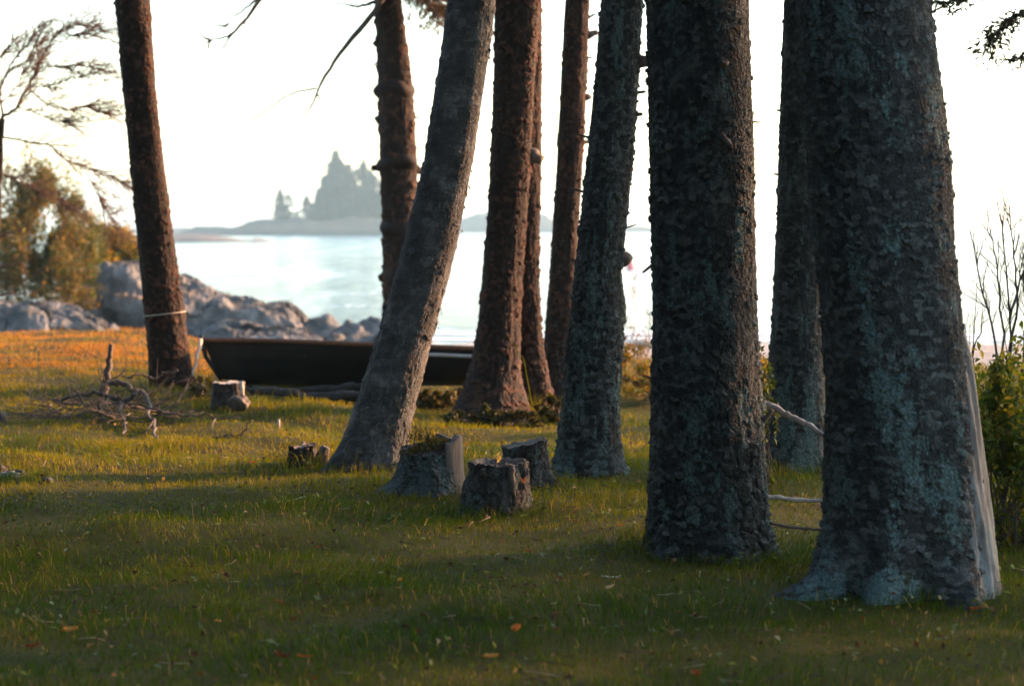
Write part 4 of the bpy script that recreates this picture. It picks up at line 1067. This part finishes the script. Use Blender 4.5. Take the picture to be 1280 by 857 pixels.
# reed-like dry stalks between F and G
mb = MB()
b = gp(797, 22)
for i in range(22):
    x0 = RNG.normal(0, .14); p0 = np.array([x0, RNG.normal(0, .2), -.02]); p1 = np.array([x0 * 1.7 + RNG.normal(0, .05), p0[1], RNG.uniform(.5, .85) if i else 1.15])
    P = smoothpath([p0, (p0 + p1) / 2 + RNG.normal(0, .01, 3), p1], 3); tube(mb, P, [.003, .0015], 4, col=(.2, .13, .06))
    m = 14; f = RNG.uniform(.55, 1, (m, 1)); leaves(mb, p0 * (1 - f) + p1 * f + RNG.normal(0, .02, (m, 3)), rnd_dirs(m) + np.array([0, 0, 1]), rnd_dirs(m), .04, .014, pick([(.22, .13, .05), (.14, .10, .04)], m))
o = mb.build('seed_stalks', M['dry'], None, smooth=False); o.location = b
tag(o, 'clump of dry seed stalks standing against the sea beside the sharp spruce', 'weeds')

# ------------------------------------------------------------------ buoy
bp = at(785, 336, 100); bp = at(788, 336, (EYE - SEA) * F / 51.0)
rb = thing('buoy', (bp.x, bp.y, SEA), 'pink lobster buoy floating on the water', 'buoy')
mb = MB(); u = np.linspace(0, PI, 14); tube(mb, [(0, 0, -.18 + .62 * (1 - math.cos(a)) / 2) for a in u], [max(.01, .24 * math.sin(a) ** .7) for a in u], 16); mb.build('float', M['buoy'], rb)
mb = MB(); tube(mb, [(0, 0, .42), (.01, 0, .56)], .015, 6); mb.build('handle', M['white'], rb)

# ------------------------------------------------------------------ islands
def island(name, D, prof, depth, label, mat, seed, nx=160, rough=.6):
    xw = np.array([at(p[0], p[1], D).x for p in prof]); tops = np.array([at(p[0], p[1], D).z for p in prof])
    x = np.linspace(xw[0], xw[-1], nx); h = np.interp(x, xw, tops) - SEA
    v = np.linspace(-1, 1, 24); Xg, Vg = np.meshgrid(x, v)
    Z = h[None, :] * (1 - np.abs(Vg) ** 2.4) * (1 + .12 * fbm(Xg * .08, Vg * 3, 0, 3, seed)) + rough * fbm(Xg * .22, Vg * depth * .1, 0, 4, seed + 1) * (1 - np.abs(Vg) ** 2)
    Z = np.where(np.abs(Vg) > .98, -1.5, Z)
    mb = MB(); mb.add(np.stack([Xg - x.mean(), Vg * depth / 2, Z], -1), grid_faces(24, nx))
    o = mb.build(name, mat, None); o.location = (float(x.mean()), D, SEA)
    return tag(o, label, kind='structure')
island('island', 690, [(243, 292), (252, 284), (265, 284), (290, 285), (305, 283), (315, 277), (330, 276), (345, 275), (400, 274), (440, 272), (500, 272), (540, 276), (560, 284), (575, 293)], 90, 'wooded island across the bay', M['islandwood'], 3)
island('hill', 1150, [(510, 288), (560, 282), (585, 272), (605, 267), (640, 265), (680, 268), (692, 276), (710, 282), (760, 283), (815, 284), (850, 289)], 160, 'low headland farther right across the bay', M['islandwood'], 5, rough=1)
island('hill', 1000, [(150, 289), (190, 285), (225, 284), (260, 287), (290, 290)], 120, 'thin distant shore at left', M['islandwood'], 6, rough=.4)
island('reef', 360, [(190, 300), (215, 294), (250, 293), (280, 296), (300, 299), (318, 301), (322, 298), (330, 300), (345, 303)], 26, 'low reef of bare rock before the island', M['islandrock'], 7, rough=.25)
def conifer_proto(seed, nb=110, R=.19):
    c = crown_mesh('crown', .06, 1.0, R, nb, seed, 50, (.055, .022), ((.02, .03, .015), (.03, .04, .02)))
    mb = MB(); tube(mb, [(0, 0, -.02), (0, 0, .5), (0, 0, .97)], [.016, .010, .003], 7)
    t = mb.build('trunk', M['twig'], None)
    return c, t
protos = [conifer_proto(301), conifer_proto(302, 60, .15), conifer_proto(303, 46, .23)]
IS = [(350, 235, 0, 690, 'tall open conifer standing alone on the left half of the island'), (361, 240, 2, 693, 'lower companion of the lone conifer on the island'), (383, 243, 1, 690, 'slim short conifer at the left edge of the island wood'),
      (397, 236, 0, 688, None), (405, 219, 0, 695, None), (411, 214, 2, 690, None), (420, 187, 0, 700, 'tallest pointed conifer of the island wood'), (427, 196, 2, 690, None), (436, 204, 0, 695, None), (446, 207, 2, 702, None), (454, 197, 1, 690, 'second tallest pointed conifer right of the tallest'),
      (463, 212, 0, 700, None), (470, 216, 2, 690, None), (478, 224, 0, 690, None), (390, 252, 2, 683, None), (402, 244, 0, 680, None), (414, 236, 2, 680, None), (428, 232, 0, 680, None), (440, 230, 2, 680, None), (450, 236, 0, 680, None), (462, 240, 2, 680, None), (472, 242, 0, 680, None), (485, 238, 2, 690, None), (495, 246, 0, 690, None), (505, 252, 2, 690, None), (528, 262, 0, 690, None), (518, 256, 1, 690, None),
      (372, 262, 2, 686, None), (345, 262, 2, 684, None), (432, 250, 1, 676, None), (420, 256, 0, 676, None), (455, 255, 0, 676, None)]
for i, (px, py, k, D, lb) in enumerate(IS):
    p = at(px, py, D); z0 = at(px, 279, D).z - 1.5
    r = thing('conifer', (p.x, D, z0), lb or 'hazy grey conifer in the dense part of the island wood', 'tree', 'conifers on the island')
    H = p.z - z0; w = H * RNG.uniform(1.25, 1.7) * (1.0 if H > 12 else 1.5)
    rz = random.uniform(0, 6)
    give(protos[k][0], r, (0, 0, 0), (w, w, H), rz); give(protos[k][1], r, (0, 0, 0), (w, w, H), rz)

# ------------------------------------------------------------------ grass
def grass():
    segs = [(5.2, 8, 2600), (8, 10, 2500), (10, 12, 2100), (12, 15, 1500), (15, 19, 1000), (19, 25, 620), (25, 34, 330)]
    X, Yy = [], []
    for a, b, dn in segs:
        w = .26 * b + .9; n = int((b - a) * 2 * w * dn)
        yy = RNG.uniform(a, b, n); xx = RNG.uniform(-w, w, n)
        ok = np.abs(xx) < .25 * yy + .9
        X.append(xx[ok]); Yy.append(yy[ok])
    x = np.concatenate(X); y = np.concatenate(Yy)
    z = gz(x, y)
    keep = z > -.22 + .05 * vnoise(x * 3, y * 3)
    for tx, ty, tr in TRUNKS: keep &= (x - tx) ** 2 + (y - ty) ** 2 > (tr * .96) ** 2
    # under the boat
    bx = (x - rboat.location.x) / Lb
    keep &= ~((bx > .05) & (bx < 1.0) & (np.abs(y - 19.5) < .3))
    dens = fbm(x * 1.1, y * 1.1, 0, 3, 41)
    keep &= RNG.random(len(x)) < np.clip(.95 + .4 * dens, .7, 1)
    x, y, z = x[keep], y[keep], z[keep]; n = len(x)
    tuft = vnoise(x * 5, y * 5, 0, 42) * .5 + .5
    far = np.clip((y - 9) / 20, 0, 1)
    h = (.8 + .55 * vnoise(x * 1.7 + 3, y * 1.7, 0, 47)) * (.018 + .030 * tuft + RNG.exponential(.009, n)) * (1 + .25 * far)
    h = np.where(RNG.random(n) < .012, h * RNG.uniform(1.6, 2.8, n), h)
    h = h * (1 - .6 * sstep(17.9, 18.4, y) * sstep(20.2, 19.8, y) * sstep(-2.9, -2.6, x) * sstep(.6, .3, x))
    # close to trunks the mower never came
    for tx, ty, tr in TRUNKS:
        d = np.hypot(x - tx, y - ty); h = h * (1 + 1.5 * np.exp(-((d - tr - .06) / .12) ** 2) * (.5 + .5 * vnoise(x * 6, y * 6, 0, 48)))
    w = RNG.uniform(.0022, .0045, n) * (1 + 1.8 * far)
    az = RNG.uniform(0, 2 * PI, n)
    lean = np.abs(RNG.normal(.9, .5, n)) * h
    wind = np.stack([vnoise(x * 2.2, y * 2.2, 0, 43), vnoise(x * 2.2 + 9, y * 2.2, 0, 44)], 1) * .6 * h[:, None]
    lx = np.cos(az) * lean + wind[:, 0]; ly = np.sin(az) * lean + wind[:, 1]
    sa = az + PI / 2 + RNG.normal(0, .5, n); sx, sy = np.cos(sa) * w / 2, np.sin(sa) * w / 2
    V = np.zeros((n, 5, 3), np.float32)
    V[:, 0] = np.stack([x - sx, y - sy, z - .01], 1); V[:, 1] = np.stack([x + sx, y + sy, z - .01], 1)
    mx, my, mz = x + lx * .35, y + ly * .35, z + h * .6
    V[:, 2] = np.stack([mx + sx * .8, my + sy * .8, mz], 1); V[:, 3] = np.stack([mx - sx * .8, my - sy * .8, mz], 1)
    V[:, 4] = np.stack([x + lx, y + ly, z + h * np.sqrt(np.clip(1 - (lean / h) ** 2 * .3, .2, 1))], 1)
    b = np.arange(n)[:, None] * 5
    q = b + np.array([[0, 1, 2, 3]]); t = b + np.array([[3, 2, 4]])
    # colour
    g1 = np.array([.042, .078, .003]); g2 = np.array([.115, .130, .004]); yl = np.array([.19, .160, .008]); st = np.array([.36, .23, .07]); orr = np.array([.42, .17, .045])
    m1 = fbm(x * .55, y * .55, 0, 4, 45); m2 = fbm(x * 2.5, y * 2.5, 0, 3, 46)
    k = np.clip(.42 + .75 * m1 + .45 * m2 + RNG.normal(0, .16, n) + .10 * (y - 10) / 10, 0, 1)[:, None]
    c = g1 * (1 - k) + g2 * k
    k2 = np.clip(m1 * .9 + m2 * .7 + .10 + RNG.normal(0, .22, n) + .03 * (y - 12), 0, 1)[:, None]
    c = c * (1 - k2 * .8) + yl * k2 * .8
    k3 = (RNG.random(n) < .07 + .06 * (m2 > .2))[:, None]
    c = np.where(k3, st * RNG.uniform(.4, 1, (n, 1)), c)
    ko = (sstep(18, 23, y) * sstep(-1.2, -3.2, x + .05 * (y - 20)) * np.clip(.75 + .5 * m2, 0, 1))[:, None]  # dry grass at left back, with the orange of the low sun in its colour
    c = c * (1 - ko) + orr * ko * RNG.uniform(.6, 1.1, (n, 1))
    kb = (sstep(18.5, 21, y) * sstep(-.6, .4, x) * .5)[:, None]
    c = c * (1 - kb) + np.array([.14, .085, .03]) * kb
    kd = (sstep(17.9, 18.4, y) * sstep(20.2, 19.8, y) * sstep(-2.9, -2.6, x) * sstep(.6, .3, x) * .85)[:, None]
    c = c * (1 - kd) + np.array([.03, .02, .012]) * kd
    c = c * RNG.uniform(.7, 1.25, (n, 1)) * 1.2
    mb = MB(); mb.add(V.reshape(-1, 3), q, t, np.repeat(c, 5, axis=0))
    tag(mb.build('grass', M['grass'], None, smooth=False), 'short tufted green and straw coloured grass over the clearing', kind='stuff')
    print('grass blades', n)
grass()
# low broad weeds + leaf litter
def litter():
    n = 1500
    y = RNG.uniform(5.4, 14, n); x = RNG.uniform(-1, 1, n) * (.25 * y + .4); k = fbm(x * .9, y * .9, 0, 3, 52) + RNG.normal(0, .2, n) > .05
    x, y = x[k], y[k]; n = len(x)
    C = np.stack([x, y, gz(x, y) + RNG.uniform(.035, .075, n)], 1)
    mb = MB(); leaves(mb, C, rnd_dirs(n) * np.array([1, 1, .5]), np.array([0, 0, 1.]) + RNG.normal(0, .45, (n, 3)), RNG.uniform(.018, .04, n), RNG.uniform(.010, .022, n), pick([(.08, .12, .05), (.14, .17, .09), (.22, .24, .15), (.06, .09, .02)], n, .2, [.4, .25, .1, .25]))
    tag(mb.build('weeds', M['leaf'], None, smooth=False), 'scattered small broad weed leaves among the grass', kind='stuff')
    n = 1700
    y = 5.4 + 12 * RNG.random(n) ** 1.2; x = RNG.uniform(-1, 1, n) * (.25 * y + .4)
    C = np.stack([x, y, gz(x, y) + RNG.uniform(.025, .06, n)], 1)
    mb = MB(); leaves(mb, C, rnd_dirs(n) * np.array([1, 1, .4]), np.array([0, 0, 1.]) + RNG.normal(0, .5, (n, 3)), RNG.uniform(.014, .04, n), RNG.uniform(.010, .026, n), pick([(.10, .045, .02), (.22, .10, .02), (.05, .03, .02), (.3, .2, .09), (.32, .10, .02)], n, .25, [.42, .09, .37, .10, .02]), .4)
    for i in range(420):
        yy = RNG.uniform(5.6, 15); xx = RNG.uniform(-1, 1) * (.25 * yy + .4); zz = G(xx, yy) + RNG.uniform(.02, .05); a = RNG.uniform(0, PI); L_ = RNG.uniform(.03, .12)
        p = np.array([xx, yy, zz]); d = np.array([math.cos(a), math.sin(a), RNG.normal(0, .2)]) * L_
        tube(mb, [p, p + d * .5 + RNG.normal(0, .006, 3), p + d], .0018, 4, col=(.07, .05, .035) if i % 3 else (.3, .24, .16))
    tag(mb.build('leaf_litter', M['dry'], None, smooth=False), 'scattered small brown and orange fallen leaves and scraps', kind='stuff')
litter()
def fallen_leaf(px, py, size, c, label, h=.045, D=None, curl=.3):
    D = D or EYE * F / (py - 285 + 8)
    p = at(px, py, D); z = max(G(p.x, p.y) + h, p.z if D is None else G(p.x, p.y) + h)
    mb = MB(); u = np.linspace(-1, 1, 9); v = np.linspace(-1, 1, 5)
    U, Vv = np.meshgrid(u, v)
    W = (1 - U ** 2) ** .6 * .5 * (1 + .15 * np.sin(U * 14))
    a = RNG.uniform(0, 6.28); ca, sa = math.cos(a), math.sin(a)
    xx = U * size / 2; yy = Vv * W * size / 2; zz = curl * size * (Vv ** 2 * .5 + U ** 2 * .3) + .04 * size * np.sin(U * 9) + .25 * yy
    mb.add(np.stack([xx * ca - yy * sa, xx * sa + yy * ca, zz], -1), grid_faces(5, 9), None, c)
    tube(mb, [np.array([-size / 2 * ca, -size / 2 * sa, curl * size * .3]), np.array([-size * .75 * ca, -size * .75 * sa, curl * size * .5])], .0012, 4, col=c)
    o = mb.build('fallen_leaf', M['dry'], None); o.location = (p.x, p.y, z)
    tag(o, label, 'leaf', 'fallen leaves')
OR = (.42, .14, .03)
fallen_leaf(645, 803, .075, OR, 'bright orange fallen leaf in the blurred lower centre')
fallen_leaf(352, 833, .08, (.10, .045, .02), 'large curled dark brown leaf at the bottom left of centre')
fallen_leaf(380, 835, .05, (.30, .12, .03), 'orange brown leaf touching the large dark brown one')
fallen_leaf(762, 742, .06, (.5, .36, .24), 'pale tan fallen leaf at lower centre under the curved stalk')
fallen_leaf(88, 790, .06, (.34, .17, .03), 'golden brown leaf in the blurred lower left')
fallen_leaf(40, 815, .06, (.20, .05, .02), 'reddish brown leaf in the bottom left corner')
fallen_leaf(660, 702, .04, OR, 'small orange leaf in the grass below the hollow stump')
fallen_leaf(315, 579, .05, OR, 'orange leaf in the grass left of the low dark stump')
fallen_leaf(500, 738, .04, (.38, .2, .03), 'yellow orange leaf in the lower left middle')
fallen_leaf(870, 845, .06, (.28, .09, .03), 'rust coloured leaf at the bottom right of centre')
fallen_leaf(1220, 760, .06, (.22, .08, .03), 'russet leaf in the grass at the foot of the nearest trunk')
fallen_leaf(775, 666, .03, OR, 'tiny orange leaf in the grass left of the sharp spruce')
fallen_leaf(398, 730, .035, (.16, .07, .03), 'brown leaf beside the forked foreground twig')
fallen_leaf(614, 834, .05, (.36, .19, .04), 'golden leaf at the very bottom near the centre')
for (px, py, D, lb, c, sz) in ((655, 601, 11.27, 'orange leaf caught on the front of the hollow stump', OR, .03), (622, 572, 11.4, 'pale yellow leaf lying on top of the hollow stump', (.6, .45, .15), .05)):
    p = at(px, py, D)
    mb = MB(); n = 5; leaves(mb, np.zeros((n, 3)) + RNG.normal(0, sz * .15, (n, 3)), rnd_dirs(n) + np.array([0, -.3, .5]), rnd_dirs(n), sz, sz * .4, pick([c], n, .1))
    o = mb.build('fallen_leaf', M['dry'], None, smooth=False); o.location = tuple(p); tag(o, lb, 'leaf', 'fallen leaves')

# ------------------------------------------------------------------ haze
hz = MB()
a, b, c, d, e, f = -3100, 3100, -210, 3100, -6, 45
V = [(x, y, z) for x in (a, b) for y in (c, d) for z in (e, f)]
hz.add(V, [(0, 1, 3, 2), (4, 6, 7, 5), (0, 4, 5, 1), (2, 3, 7, 6), (0, 2, 6, 4), (1, 5, 7, 3)])
mh = bpy.data.materials.new('haze'); mh.use_nodes = True; nt = mh.node_tree; nt.nodes.clear()
out = nt.nodes.new('ShaderNodeOutputMaterial'); pv = nt.nodes.new('ShaderNodeVolumePrincipled')
pv.inputs['Color'].default_value = (.52, .82, 1, 1); pv.inputs['Density'].default_value = .0003; pv.inputs['Anisotropy'].default_value = .2
nt.links.new(pv.outputs[0], out.inputs['Volume'])
o = hz.build('haze', mh, None, smooth=False); tag(o, 'thin sea haze over the bay', kind='stuff')

# ------------------------------------------------------------------ light
SUN_AZ = math.radians(27)     # beyond the picture plane on the right
SUN_EL = math.radians(13)
sd = Vector((math.cos(SUN_AZ) * math.cos(SUN_EL), math.sin(SUN_AZ) * math.cos(SUN_EL), math.sin(SUN_EL)))
L = bpy.data.lights.new('sun', 'SUN'); L.energy = 3.7; L.angle = math.radians(2); L.color = (1, .50, .27)
lo = bpy.data.objects.new('sun', L); COL.objects.link(lo); lo.rotation_euler = sd.to_track_quat('Z', 'Y').to_euler(); lo.location = sd * 60
w = bpy.data.worlds.new('World'); scene.world = w; w.use_nodes = True; nt = w.node_tree
bg = nt.nodes['Background']; sky = nt.nodes.new('ShaderNodeTexSky'); sky.sky_type = 'NISHITA'; sky.sun_disc = False
sky.sun_elevation = SUN_EL; sky.sun_rotation = math.radians(90) - SUN_AZ
sky.air_density = 1.0; sky.dust_density = 1.5; sky.ozone_density = 1.0
nt.links.new(sky.outputs[0], bg.inputs[0]); bg.inputs[1].default_value = .15

cam = bpy.data.cameras.new('camera'); co = bpy.data.objects.new('camera', cam); COL.objects.link(co)
cam.sensor_width = 23.6; cam.lens = F / 1280 * 23.6; cam.clip_end = 9000; cam.clip_start = .05
co.location = (0, 0, EYE); co.rotation_euler = (PI / 2 - PITCH, 0, 0)
cam.dof.use_dof = True; cam.dof.focus_distance = 11.2; cam.dof.aperture_fstop = 1.8
scene.camera = co
scene.view_settings.view_transform = 'Standard'; scene.view_settings.look = 'None'
scene.view_settings.exposure = 2.45; scene.view_settings.gamma = 1
scene.render.engine = 'CYCLES'
cy = scene.cycles
cy.use_denoising = True
cy.max_bounces = 6; cy.diffuse_bounces = 3; cy.glossy_bounces = 3; cy.transmission_bounces = 3; cy.volume_bounces = 1; cy.transparent_max_bounces = 4
cy.use_adaptive_sampling = True; cy.adaptive_threshold = .01
